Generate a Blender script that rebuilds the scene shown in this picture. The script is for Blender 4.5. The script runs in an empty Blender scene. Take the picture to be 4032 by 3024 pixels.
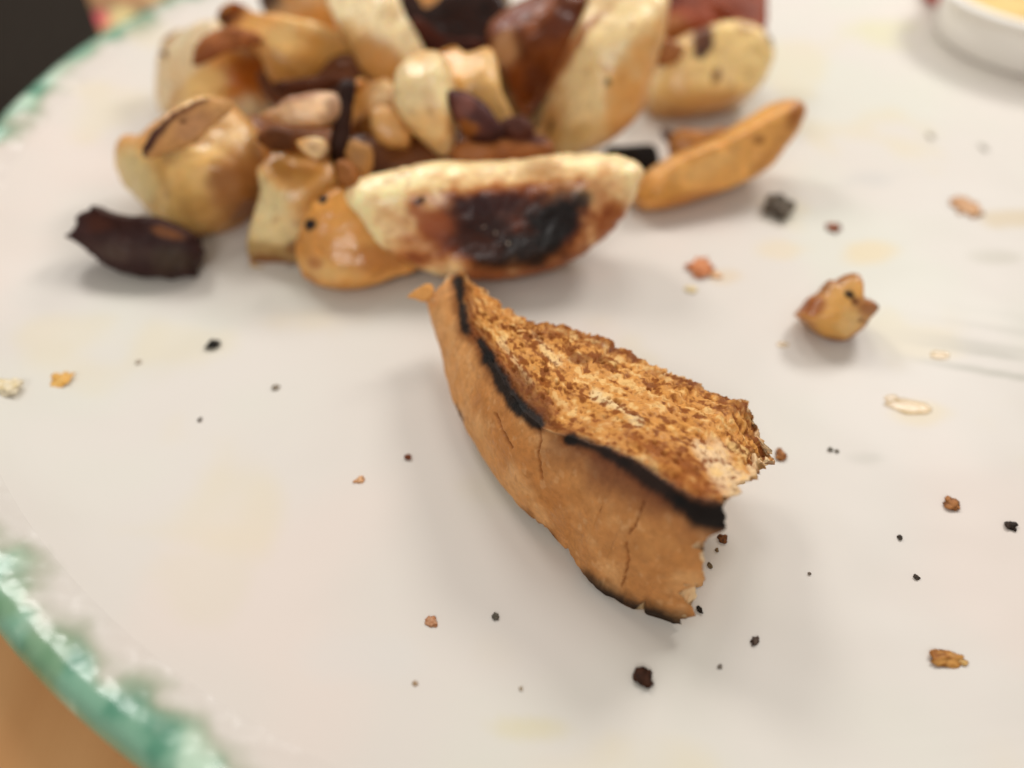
import bpy, math
import numpy as np
from mathutils import Vector

# ------------------------------------------------------------------ camera, world, lamps, exposure
scene = bpy.context.scene
COL = scene.collection
PITCH = math.radians(46.0)          # camera looks this far below the horizon
HC = 0.0947                         # camera height above the plate's well (metres)
FPX, IW, IH = 3261.0, 4032.0, 3024.0
KV = 4032.0 / 2212.0                # outlines below were read on a 2212 px wide view of the photograph

cam_d = bpy.data.cameras.new('camera')
cam_d.sensor_width = 36.0
cam_d.lens = FPX / IW * 36.0
cam_d.clip_start = 0.005
cam_d.clip_end = 50.0
cam = bpy.data.objects.new('camera', cam_d)
cam.location = (0, 0, HC)
cam.rotation_euler = (math.pi / 2 - PITCH, 0, 0)
COL.objects.link(cam)
scene.camera = cam
cam_d.dof.use_dof = True
cam_d.dof.focus_distance = 0.1075
cam_d.dof.aperture_fstop = 7.0
cam_d.dof.aperture_blades = 0

world = bpy.data.worlds.new('World')
scene.world = world
world.use_nodes = True
bg = world.node_tree.nodes['Background']
bg.inputs[0].default_value = (1.0, 0.955, 0.90, 1)
bg.inputs[1].default_value = 0.39

def area_lamp(name, loc, target, size, power, col):
    d = bpy.data.lights.new(name, 'AREA')
    d.shape = 'DISK'
    d.size = size
    d.energy = power
    d.color = col
    o = bpy.data.objects.new(name, d)
    o.location = loc
    o.rotation_euler = (Vector(target) - Vector(loc)).to_track_quat('-Z', 'Y').to_euler()
    COL.objects.link(o)
    return o
area_lamp('ceiling_and_fill_lamp', (0.25, 0.37, 0.32), (0.02, 0.18, 0), 0.13, 0.86, (1.0, 0.97, 0.935))
area_lamp('ceiling_and_fill_lamp', (-0.18, 0.39, 0.34), (0.02, 0.18, 0), 0.13, 0.60, (1.0, 0.97, 0.935))
area_lamp('ceiling_and_fill_lamp', (0.04, 0.34, 0.36), (0.02, 0.18, 0), 0.13, 0.30, (1.0, 0.97, 0.935))
area_lamp('ceiling_and_fill_lamp', (-0.10, -0.42, 0.50), (0.02, 0.14, 0), 0.22, 1.15, (1.0, 0.97, 0.935))  # fill lamp added in front to brighten the food's near faces

scene.view_settings.view_transform = 'Standard'
scene.view_settings.look = 'None'
scene.view_settings.exposure = 0.09
scene.view_settings.gamma = 1.0
scene.view_settings.use_curve_mapping = False

# ------------------------------------------------------------------ helpers: rays, noise, colour
def ray(v):
    x = (v[0] * KV - IW / 2) / FPX
    y = -(v[1] * KV - IH / 2) / FPX
    return np.array([x, math.cos(PITCH) + y * math.sin(PITCH), -math.sin(PITCH) + y * math.cos(PITCH)])
EYE = np.array([0, 0, HC])
def at_z(v, z):
    d = ray(v)
    return EYE + d * ((z - HC) / d[2])
def at_y(v, y):
    d = ray(v)
    return EYE + d * (y / d[1])
def to_v(P):
    q = P - EYE
    depth = q[:, 1] * math.cos(PITCH) - q[:, 2] * math.sin(PITCH)
    up = q[:, 1] * math.sin(PITCH) + q[:, 2] * math.cos(PITCH)
    return np.stack([(q[:, 0] / depth * FPX + IW / 2) / KV, (-up / depth * FPX + IH / 2) / KV], 1)

def _hash(ix, iy, iz, seed):
    h = (ix.astype(np.uint32) * np.uint32(374761393) + iy.astype(np.uint32) * np.uint32(668265263)
         + iz.astype(np.uint32) * np.uint32(2147483647) + np.uint32(seed * 974711 + 13))
    h = (h ^ (h >> np.uint32(13))) * np.uint32(1274126177)
    h = h ^ (h >> np.uint32(16))
    h = (h * np.uint32(2246822519)) ^ (h >> np.uint32(11))
    return (h & np.uint32(0xFFFFFF)).astype(np.float64) / 0xFFFFFF
def vnoise(P, seed=0):
    i = np.floor(P).astype(np.int64)
    f = P - i
    f = f * f * f * (f * (f * 6 - 15) + 10)
    r = 0
    for dx in (0, 1):
        for dy in (0, 1):
            for dz in (0, 1):
                w = (f[:, 0] if dx else 1 - f[:, 0]) * (f[:, 1] if dy else 1 - f[:, 1]) * (f[:, 2] if dz else 1 - f[:, 2])
                r = r + w * _hash(i[:, 0] + dx + 5000, i[:, 1] + dy + 5000, i[:, 2] + dz + 5000, seed)
    return r * 2 - 1
def fbm(P, scale, octaves=4, seed=0, gain=0.5):
    r, a, t = 0, 1.0, 0
    for k in range(octaves):
        r = r + a * vnoise(P * scale * (2.03 ** k) + 17.3 * k, seed + k)
        t += a
        a *= gain
    return r / t * 1.6
def worley(P, scale, seed=0):
    Q = P * scale
    i = np.floor(Q).astype(np.int64)
    best = np.full(len(P), 9.0)
    for dx in (-1, 0, 1):
        for dy in (-1, 0, 1):
            for dz in (-1, 0, 1):
                c = i + np.array([dx, dy, dz])
                j = [_hash(c[:, 0] + 5000, c[:, 1] + 5000, c[:, 2] + 5000, seed + 31 * m) for m in range(3)]
                best = np.minimum(best, ((c + np.stack(j, 1) - Q) ** 2).sum(1))
    return np.sqrt(best)
def sstep(a, b, x):
    t = np.clip((x - a) / (b - a), 0, 1)
    return t * t * (3 - 2 * t)
def lin(c):
    c = np.array(c, float) / 255.0
    return np.where(c <= 0.04045, c / 12.92, ((c + 0.055) / 1.055) ** 2.4)
def mixc(C, col, f):
    return C * (1 - f[:, None]) + lin(col)[None, :] * f[:, None]
def polydist(V, line):
    """distance of 2-D points to a polyline"""
    best = np.full(len(V), 1e9)
    L = np.array(line, float)
    for a, b in zip(L[:-1], L[1:]):
        ab = b - a
        t = np.clip(((V - a) @ ab) / (ab @ ab), 0, 1)
        best = np.minimum(best, np.hypot(*(V - a - t[:, None] * ab).T))
    return best

# ------------------------------------------------------------------ materials
def food_material(name, rough=0.42, spec=0.5, sss=0.0, sss_r=(0.0016, 0.0008, 0.0003), bump_scale=900, bump=0.0003,
                  grain=0.10, rough_var=0.15, coat=0.0):
    m = bpy.data.materials.new(name)
    m.use_nodes = True
    nt = m.node_tree
    N, L = nt.nodes, nt.links
    b = N['Principled BSDF']
    at = N.new('ShaderNodeAttribute'); at.attribute_name = 'Col'
    tc = N.new('ShaderNodeTexCoord')
    nz = N.new('ShaderNodeTexNoise'); nz.inputs['Scale'].default_value = bump_scale; nz.inputs['Detail'].default_value = 5
    L.new(tc.outputs['Object'], nz.inputs['Vector'])
    mr = N.new('ShaderNodeMapRange')
    mr.inputs['To Min'].default_value = 1 - grain * 2; mr.inputs['To Max'].default_value = 1 + grain * 2
    L.new(nz.outputs['Fac'], mr.inputs['Value'])
    mx = N.new('ShaderNodeVectorMath'); mx.operation = 'SCALE'
    L.new(at.outputs['Color'], mx.inputs[0]); L.new(mr.outputs['Result'], mx.inputs['Scale'])
    L.new(mx.outputs['Vector'], b.inputs['Base Color'])
    n2 = N.new('ShaderNodeTexNoise'); n2.inputs['Scale'].default_value = bump_scale * 0.25; n2.inputs['Detail'].default_value = 3
    L.new(tc.outputs['Object'], n2.inputs['Vector'])
    m2 = N.new('ShaderNodeMapRange')
    m2.inputs['From Min'].default_value = 0.3; m2.inputs['From Max'].default_value = 0.7
    m2.inputs['To Min'].default_value = max(0.05, rough - rough_var); m2.inputs['To Max'].default_value = min(1, rough + rough_var)
    L.new(n2.outputs['Fac'], m2.inputs['Value']); L.new(m2.outputs['Result'], b.inputs['Roughness'])
    bp = N.new('ShaderNodeBump'); bp.inputs['Distance'].default_value = bump; bp.inputs['Strength'].default_value = 0.8
    L.new(nz.outputs['Fac'], bp.inputs['Height']); L.new(bp.outputs['Normal'], b.inputs['Normal'])
    sp = N.new('ShaderNodeMapRange'); sp.inputs['From Max'].default_value = 0.35; sp.inputs['To Min'].default_value = spec * 0.35; sp.inputs['To Max'].default_value = spec
    bw = N.new('ShaderNodeRGBToBW'); L.new(at.outputs['Color'], bw.inputs['Color']); L.new(bw.outputs['Val'], sp.inputs['Value'])
    L.new(sp.outputs['Result'], b.inputs['Specular IOR Level'])
    if coat:
        ct = N.new('ShaderNodeMath'); ct.operation = 'MULTIPLY'; ct.inputs[1].default_value = coat / spec; L.new(sp.outputs['Result'], ct.inputs[0]); L.new(ct.outputs[0], b.inputs['Coat Weight']); b.inputs['Coat Roughness'].default_value = 0.15
    if sss:
        b.inputs['Subsurface Weight'].default_value = sss
        b.inputs['Subsurface Radius'].default_value = sss_r
        b.inputs['Subsurface Scale'].default_value = 1.0
    return m

M_POT = food_material('fried_potato', rough=0.42, spec=0.40, sss=0.40, coat=0.34, bump_scale=520, bump=0.0003, grain=0.09)
M_SKIN = food_material('potato_skin', rough=0.45, spec=0.25, bump_scale=600, bump=0.0006, grain=0.16)
M_BREAD = food_material('toasted_bread', rough=0.62, spec=0.3, bump_scale=1500, bump=0.00025, grain=0.10, rough_var=0.25)
M_CRUMB = food_material('crumb', rough=0.6, spec=0.35, bump_scale=1600, bump=0.0003, grain=0.2)

def new_mesh(name, V, F, col=None, mat=None, parent=None, smooth=True, origin=None):
    me = bpy.data.meshes.new(name)
    V = np.asarray(V, float)
    o = bpy.data.objects.new(name, me)
    if origin is not None:
        V = V - np.asarray(origin)
        if parent is None:
            o.location = origin
    me.from_pydata(V.tolist(), [], [tuple(int(i) for i in f) for f in F])
    if col is not None:
        a = me.color_attributes.new('Col', 'FLOAT_COLOR', 'POINT')
        a.data.foreach_set('color', np.c_[np.clip(col, 0.0, 1), np.ones(len(col))].astype(np.float32).ravel())
    if smooth:
        me.polygons.foreach_set('use_smooth', [True] * len(me.polygons))
    me.update()
    if mat:
        me.materials.append(mat)
    COL.objects.link(o)
    if parent is not None:
        o.parent = parent
    return o
def tag(o, label=None, cat=None, group=None, kind=None):
    if label: o['label'] = label
    if cat: o['category'] = cat
    if group: o['group'] = group
    if kind: o['kind'] = kind
    return o
def grid_faces(nu, nv, close_v=True, flip=False):
    F = []
    for i in range(nu - 1):
        for j in range(nv if close_v else nv - 1):
            k = (j + 1) % nv
            q = (i * nv + j, i * nv + k, (i + 1) * nv + k, (i + 1) * nv + j)
            F.append(q[::-1] if flip else q)
    return F
def vnormals(V, F):
    F = np.array(F)
    n = np.zeros_like(V)
    fn = np.cross(V[F[:, 2]] - V[F[:, 0]], V[F[:, 3]] - V[F[:, 1]])
    for k in range(4):
        np.add.at(n, F[:, k], fn)
    return n / (np.linalg.norm(n, axis=1)[:, None] + 1e-20)

# ------------------------------------------------------------------ plate
PC = np.array([0.0348, 0.1563]); PR = 0.145
_q = np.linspace(0, 1, 24)
PROFILE = [(0, 0)] + [(0.085 + 0.0555 * t, 0.0074 * (0.25 * t ** 2 + 0.75 * t ** 4) * (1 - 0.0 * t)) for t in _q]
PROFILE[-1] = (0.1405, 0.0073)
PROFILE += [(0.1424, 0.0078)]
NIN = len(PROFILE)
PROFILE += [(0.1437, 0.0077), (0.1446, 0.0070), (0.1451, 0.0056), (0.1449, 0.0036), (0.1440, 0.0018)]
_pr = np.array(PROFILE)
def plate_z(x, y):
    r = math.hypot(x - PC[0], y - PC[1])
    return float(np.interp(r, _pr[:NIN, 0], _pr[:NIN, 1]))
def on_plate(v):
    z = 0
    for _ in range(6):
        p = at_z(v, z); z = plate_z(p[0], p[1])
    return at_z(v, z)

def plate_material(name, rim):
    m = bpy.data.materials.new(name); m.use_nodes = True
    nt = m.node_tree; N, L = nt.nodes, nt.links
    b = N['Principled BSDF']
    at = N.new('ShaderNodeAttribute'); at.attribute_name = 'Col'
    tc = N.new('ShaderNodeTexCoord')
    L.new(at.outputs['Color'], b.inputs['Base Color'])
    nz = N.new('ShaderNodeTexNoise'); nz.inputs['Scale'].default_value = 32 if not rim else 160; nz.inputs['Detail'].default_value = 2
    L.new(tc.outputs['Object'], nz.inputs['Vector'])
    bp = N.new('ShaderNodeBump'); bp.inputs['Distance'].default_value = 0.0016 if not rim else 0.0010; bp.inputs['Strength'].default_value = 0.6
    L.new(nz.outputs['Fac'], bp.inputs['Height']); L.new(bp.outputs['Normal'], b.inputs['Normal'])
    b.inputs['Roughness'].default_value = 0.40 if not rim else 0.24
    b.inputs['Specular IOR Level'].default_value = 0.24 if not rim else 0.5
    return m
M_DISH = plate_material('white_glaze', False)
M_RIM = plate_material('green_glaze', True)

def glaze_colour(P):
    """P: points relative to the plate centre; white glaze, green sponged rim"""
    r = np.hypot(P[:, 0], P[:, 1])
    Q = np.c_[P[:, :2], P[:, 2] * 0]
    C = np.tile(lin((215, 208, 199)), (len(P), 1))
    n1 = fbm(Q, 30, 3, 3); n2 = fbm(Q, 55, 3, 8)
    C = mixc(C, (222, 208, 198), sstep(0.1, 0.9, n1) * 0.7)
    C = mixc(C, (212, 211, 198), sstep(0.1, 0.9, -n1) * 0.7)
    C = mixc(C, (218, 204, 168), sstep(0.45, 1.0, n2) * 0.4)
    # world position, stains
    W = P[:, :2] + PC
    V = to_v(np.c_[W, np.zeros(len(W))])
    for vx, vy, rx, ry, col, s in STAINS:
        w = fbm(Q, 140, 2, int(vx)) * 0.45
        d = np.hypot((V[:, 0] - vx) / rx, (V[:, 1] - vy) / ry) + w
        C = mixc(C, tuple(int(q_ * 0.93) for q_ in col), sstep(1.25, 0.3, d) * s * 0.75)
    # knife marks on the right: grey strokes
    Wd = np.c_[W[:, 0] * 35 + W[:, 1] * 25, W[:, 1] * 420 + W[:, 0] * 110, W[:, 0] * 0]
    st = sstep(0.25, 0.75, vnoise(Wd, 61)) * sstep(1850, 2150, V[:, 0]) * sstep(640, 800, V[:, 1]) * sstep(1180, 950, V[:, 1])
    C = mixc(C, (182, 178, 166), st * 0.75)
    ang = np.arctan2(P[:, 1], P[:, 0])
    A = np.c_[np.cos(ang) * PR, np.sin(ang) * PR, r]
    edge = r + vnoise(Q * 190, 21) * 0.0019 + vnoise(Q * 430, 22) * 0.0011
    g = sstep(0.1368, 0.1408, edge)
    C = mixc(C, (150, 158, 128), g * 0.85)
    t = fbm(Q, 210, 3, 33)
    g2 = sstep(0.1388, 0.1422, edge)
    G = np.tile(lin((124, 168, 142)), (len(P), 1))
    G = mixc(G, (84, 140, 114), sstep(0.15, 0.7, t))
    G = mixc(G, (186, 212, 188), sstep(0.1, 0.75, -t))
    G = mixc(G, (122, 152, 112), sstep(0.2, 0.8, fbm(Q, 150, 2, 44)) * 0.6)
    return C * (1 - g2[:, None]) + G * g2[:, None]

STAINS = [(1180, 560, 70, 40, (214, 196, 160), .3), (1150, 1590, 75, 30, (226, 214, 160), .55), (800, 1440, 120, 60, (228, 226, 222), .35),
          (1880, 70, 90, 34, (226, 222, 160), .55), (1870, 545, 60, 26, (240, 214, 160), .7), (1560, 600, 40, 18, (232, 200, 150), .5),
          (1690, 540, 60, 20, (240, 218, 170), .5), (2000, 720, 120, 60, (236, 220, 176), .45), (2190, 470, 60, 22, (216, 188, 130), .6),
          (2150, 560, 80, 18, (190, 184, 164), .5), (1050, 730, 60, 25, (216, 206, 160), .4), (700, 690, 120, 40, (236, 218, 178), .4),
          (450, 1290, 120, 90, (226, 218, 180), .25), (1880, 380, 70, 26, (204, 204, 200), .4), (1100, 1000, 80, 120, (222, 212, 170), .3),
          (2080, 90, 120, 20, (214, 208, 196), .4), (1990, 890, 70, 26, (236, 216, 160), .5), (1880, 990, 40, 16, (200, 196, 184), .5)]

def revolve_part(name, rs, zs, nang, mat, parent, zoff=0):
    ang = np.linspace(0, 2 * np.pi, nang, endpoint=False)
    R, A = np.meshgrid(rs, ang, indexing='ij')
    Z = np.repeat(np.array(zs)[:, None], nang, 1)
    wob = 1 + 0.0016 * np.sin(3 * A + 1) * (R / PR) ** 4
    P = np.stack([R * wob * np.cos(A), R * wob * np.sin(A), Z], -1).reshape(-1, 3)
    # hand-made unevenness, only where the rim rises
    P[:, 2] += vnoise(np.c_[P[:, :2] * 60, P[:, 2] * 0], 5) * 0.0004 * sstep(0.12, 0.14, R.ravel())
    o = new_mesh(name, P, grid_faces(len(rs), nang), glaze_colour(P), mat, parent)
    return o

plate = bpy.data.objects.new('dinner_plate', None); COL.objects.link(plate)
plate.location = (PC[0], PC[1], 0)
tag(plate, 'round white glazed plate with mottled green rim carrying the food', 'plate')
SPLIT = 0.1358
rs = np.concatenate([np.linspace(0.0005, 0.12, 150), np.linspace(0.1206, SPLIT, 26)])
revolve_part('dish', rs, np.interp(rs, _pr[:NIN, 0], _pr[:NIN, 1]), 520, M_DISH, plate)
# rim: the bead with its outer roll and underside
tt = np.linspace(0, 1, 60)
rim_pts = [(SPLIT, float(np.interp(SPLIT, _pr[:NIN, 0], _pr[:NIN, 1])))] + [p_ for p_ in PROFILE if p_[0] > SPLIT + 0.001 ] + [(0.142, -0.0002), (0.134, -0.003), (0.118, -0.0052), (0.09, -0.0056), (0.001, -0.0056)]
rp = np.array(rim_pts); dl = np.r_[0, np.cumsum(np.hypot(*np.diff(rp, axis=0).T))]
ss = np.concatenate([np.linspace(0, 0.022, 44), np.linspace(0.024, dl[-1], 24)])
revolve_part('rim', np.interp(ss, dl, rp[:, 0]), np.interp(ss, dl, rp[:, 1]), 900, M_RIM, plate)
fr = [(0.088, -0.0050), (0.088, -0.0090), (0.084, -0.0092), (0.083, -0.0050)]
revolve_part('foot_ring', [p[0] for p in fr], [p[1] for p in fr], 160, M_DISH, plate)

# ------------------------------------------------------------------ table, cloth, dark mat
TZ = -0.0092
def simple_mat(name, rough=0.5, spec=0.4):
    m = bpy.data.materials.new(name); m.use_nodes = True
    b = m.node_tree.nodes['Principled BSDF']
    b.inputs['Roughness'].default_value = rough; b.inputs['Specular IOR Level'].default_value = spec
    return m, m.node_tree, b
m, nt, b = simple_mat('wood_table', 0.45, 0.35)
tc = nt.nodes.new('ShaderNodeTexCoord'); mp = nt.nodes.new('ShaderNodeMapping')
mp.inputs['Scale'].default_value = (60, 6, 10); mp.inputs['Rotation'].default_value = (0, 0, 1.1)
nz = nt.nodes.new('ShaderNodeTexNoise'); nz.inputs['Scale'].default_value = 1.5; nz.inputs['Detail'].default_value = 6; nz.inputs['Distortion'].default_value = 0.6
cr = nt.nodes.new('ShaderNodeValToRGB')
cr.color_ramp.elements[0].position = 0.25; cr.color_ramp.elements[0].color = (*lin((214, 156, 98)), 1)
cr.color_ramp.elements[1].position = 0.8; cr.color_ramp.elements[1].color = (*lin((232, 178, 120)), 1)
nt.links.new(tc.outputs['Object'], mp.inputs['Vector']); nt.links.new(mp.outputs['Vector'], nz.inputs['Vector'])
nt.links.new(nz.outputs['Fac'], cr.inputs['Fac']); nt.links.new(cr.outputs['Color'], b.inputs['Base Color'])
TB = [(-0.62, -0.25), (0.62, -0.25), (0.62, 0.75), (-0.62, 0.75)]
tv = [(x, y, TZ) for x, y in TB] + [(x, y, TZ - 0.03) for x, y in TB]
table = new_mesh('table', tv, [(0, 1, 2, 3), (7, 6, 5, 4), (0, 4, 5, 1), (1, 5, 6, 2), (2, 6, 7, 3), (3, 7, 4, 0)], None, m, smooth=False)
tag(table, 'brown wooden table top under the plate', 'table', kind='structure')

# patterned cloth: a thin sheet with soft folds
def cloth():
    nx, ny = 150, 90
    a = at_z((190, 125), TZ)
    x0, x1, y0, y1 = -0.20, 0.10, 0.17, 0.46
    X, Y = np.meshgrid(np.linspace(x0, x1, nx), np.linspace(y0, y1, ny))
    P = np.c_[X.ravel(), Y.ravel(), np.full(X.size, TZ + 0.0008)]
    P[:, 2] += np.clip(fbm(P * [1, 1, 0], 14, 2, 4), 0, 1) * 0.0012
    C = np.tile(lin((206, 186, 132)), (len(P), 1))
    C = mixc(C, (176, 130, 92), sstep(0.15, 0.5, fbm(P * [1, 1, 0], 75, 2, 14)))
    C = mixc(C, (120, 104, 76), sstep(0.35, 0.6, fbm(P * [1, 1, 0], 85, 2, 24)))
    V = to_v(P)
    for vx, vy, rx, ry, c in [(215, 40, 22, 17, (226, 92, 104)), (225, 72, 34, 16, (186, 138, 100)), (300, 20, 30, 10, (122, 104, 78)),
                              (262, 28, 30, 14, (214, 194, 138)), (340, 8, 26, 12, (170, 120, 92))]:
        C = mixc(C, c, sstep(1.25, 0.7, np.hypot((V[:, 0] - vx) / rx, (V[:, 1] - vy) / ry)))
    for k in range(14):
        h = np.random.RandomState(50 + k).rand(3)
        cx, cy = x0 + h[0] * (x1 - x0), 0.27 + h[1] * 0.19
        C = mixc(C, (222, 92, 104) if k % 2 else (150, 108, 80), sstep(0.011, 0.006, np.hypot(P[:, 0] - cx, P[:, 1] - cy) + vnoise(P * 200, k) * 0.002))
    Pb = P.copy(); Pb[:, 2] -= 0.0006
    F = grid_faces(ny, nx, False)
    n = len(P)
    ring = list(range(nx)) + [i * nx + nx - 1 for i in range(1, ny)] + list(range(nx * ny - 2, nx * (ny - 1) - 1, -1)) + [i * nx for i in range(ny - 2, 0, -1)]
    F2 = [tuple(i + n for i in f[::-1]) for f in F]
    F3 = [(ring[i], ring[i] + n, ring[(i + 1) % len(ring)] + n, ring[(i + 1) % len(ring)]) for i in range(len(ring))]
    mt = food_material('printed_cloth', rough=0.85, spec=0.15, bump_scale=2200, bump=0.0002, grain=0.12)
    o = new_mesh('printed_cloth', np.vstack([P, Pb]), F + F2 + F3, np.vstack([C, C]), mt, origin=(-0.1, 0.3, TZ))
    tag(o, 'cream printed cloth with pink and brown blotches on the table behind the plate', 'cloth')
cloth()

def rounded_slab(name, outline, z0, z1, bev, mat):
    """prism with a rounded top edge; outline counter-clockwise"""
    O = np.array(outline, float)
    c = O.mean(0)
    pts = []
    for i in range(len(O)):
        p, a, b2 = O[i], O[i - 1], O[(i + 1) % len(O)]
        da, db = (a - p) / np.linalg.norm(a - p), (b2 - p) / np.linalg.norm(b2 - p)
        rr = 0.008
        for t in np.linspace(0, 1, 7):
            pts.append((1 - t) ** 2 * (p + da * rr) + 2 * t * (1 - t) * p + t * t * (p + db * rr))
    O = np.array(pts); n = len(O)
    layers = [(0, z0)]
    for t in np.linspace(0, 1, 6):
        layers.append((bev * (1 - math.cos(t * math.pi / 2)), z1 - bev + bev * math.sin(t * math.pi / 2)))
    V = []
    for ins, z in layers:
        d = c - O
        q = O + d / np.linalg.norm(d, axis=1)[:, None] * ins
        V += [(x, y, z) for x, y in q]
    F = grid_faces(len(layers), n)
    V.append((c[0], c[1], z1)); V.append((c[0], c[1], z0))
    k = (len(layers) - 1) * n
    F += [(k + i, k + (i + 1) % n, len(V) - 2) for i in range(n)] + [((i + 1) % n, i, len(V) - 1) for i in range(n)]
    return new_mesh(name, V, F, None, mat, origin=(c[0], c[1], z0))
m, nt, b = simple_mat('dark_leather', 0.8, 0.1)
tc = nt.nodes.new('ShaderNodeTexCoord'); nz = nt.nodes.new('ShaderNodeTexNoise'); nz.inputs['Scale'].default_value = 300; nz.inputs['Detail'].default_value = 4
cr = nt.nodes.new('ShaderNodeValToRGB')
cr.color_ramp.elements[0].color = (*lin((30, 24, 18)), 1); cr.color_ramp.elements[1].color = (*lin((42, 34, 26)), 1)
nt.links.new(tc.outputs['Object'], nz.inputs['Vector']); nt.links.new(nz.outputs['Fac'], cr.inputs['Fac']); nt.links.new(cr.outputs['Color'], b.inputs['Base Color'])
bp = nt.nodes.new('ShaderNodeBump'); bp.inputs['Distance'].default_value = 0.0003
nt.links.new(nz.outputs['Fac'], bp.inputs['Height']); nt.links.new(bp.outputs['Normal'], b.inputs['Normal'])
e0, e1 = at_z((191, 0), TZ + 0.006), at_z((222, 90), TZ + 0.006)
dr = (e0 - e1)[:2] / np.linalg.norm((e0 - e1)[:2])
pf = e1[:2] + dr * 0.22; pn = e1[:2] - dr * 0.045
sl = np.array([-dr[1], dr[0]]) * 0.20
mat_o = rounded_slab('dark_mat', [pn, pf, pf + sl, pn + sl], TZ + 0.0022, TZ + 0.006, 0.0015, m)
tag(mat_o, 'plain dark charcoal mat lying on the printed cloth beside the plate', 'mat')

# ------------------------------------------------------------------ food pieces built from an outline on a tilted plane
def resample_closed(P, n, smooth=2):
    P = np.array(P, float)
    Q = np.vstack([P, P[:1]])
    # rounded: Chaikin passes
    for _ in range(smooth):
        A = Q[:-1] * 0.75 + Q[1:] * 0.25; B = Q[:-1] * 0.25 + Q[1:] * 0.75
        Q = np.stack([A, B], 1).reshape(-1, 2); Q = np.vstack([Q, Q[:1]])
    s = np.r_[0, np.cumsum(np.hypot(*np.diff(Q, axis=0).T))]
    t = np.linspace(0, s[-1], n, endpoint=False)
    return np.c_[np.interp(t, s, Q[:, 0]), np.interp(t, s, Q[:, 1])]

def frame(az, el):
    az, el = math.radians(az), math.radians(el)
    n = np.array([math.sin(az) * math.cos(el), -math.cos(az) * math.cos(el), math.sin(el)])
    a = np.cross([0, 0, 1], n); a /= np.linalg.norm(a)
    return a, np.cross(n, a), n

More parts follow.
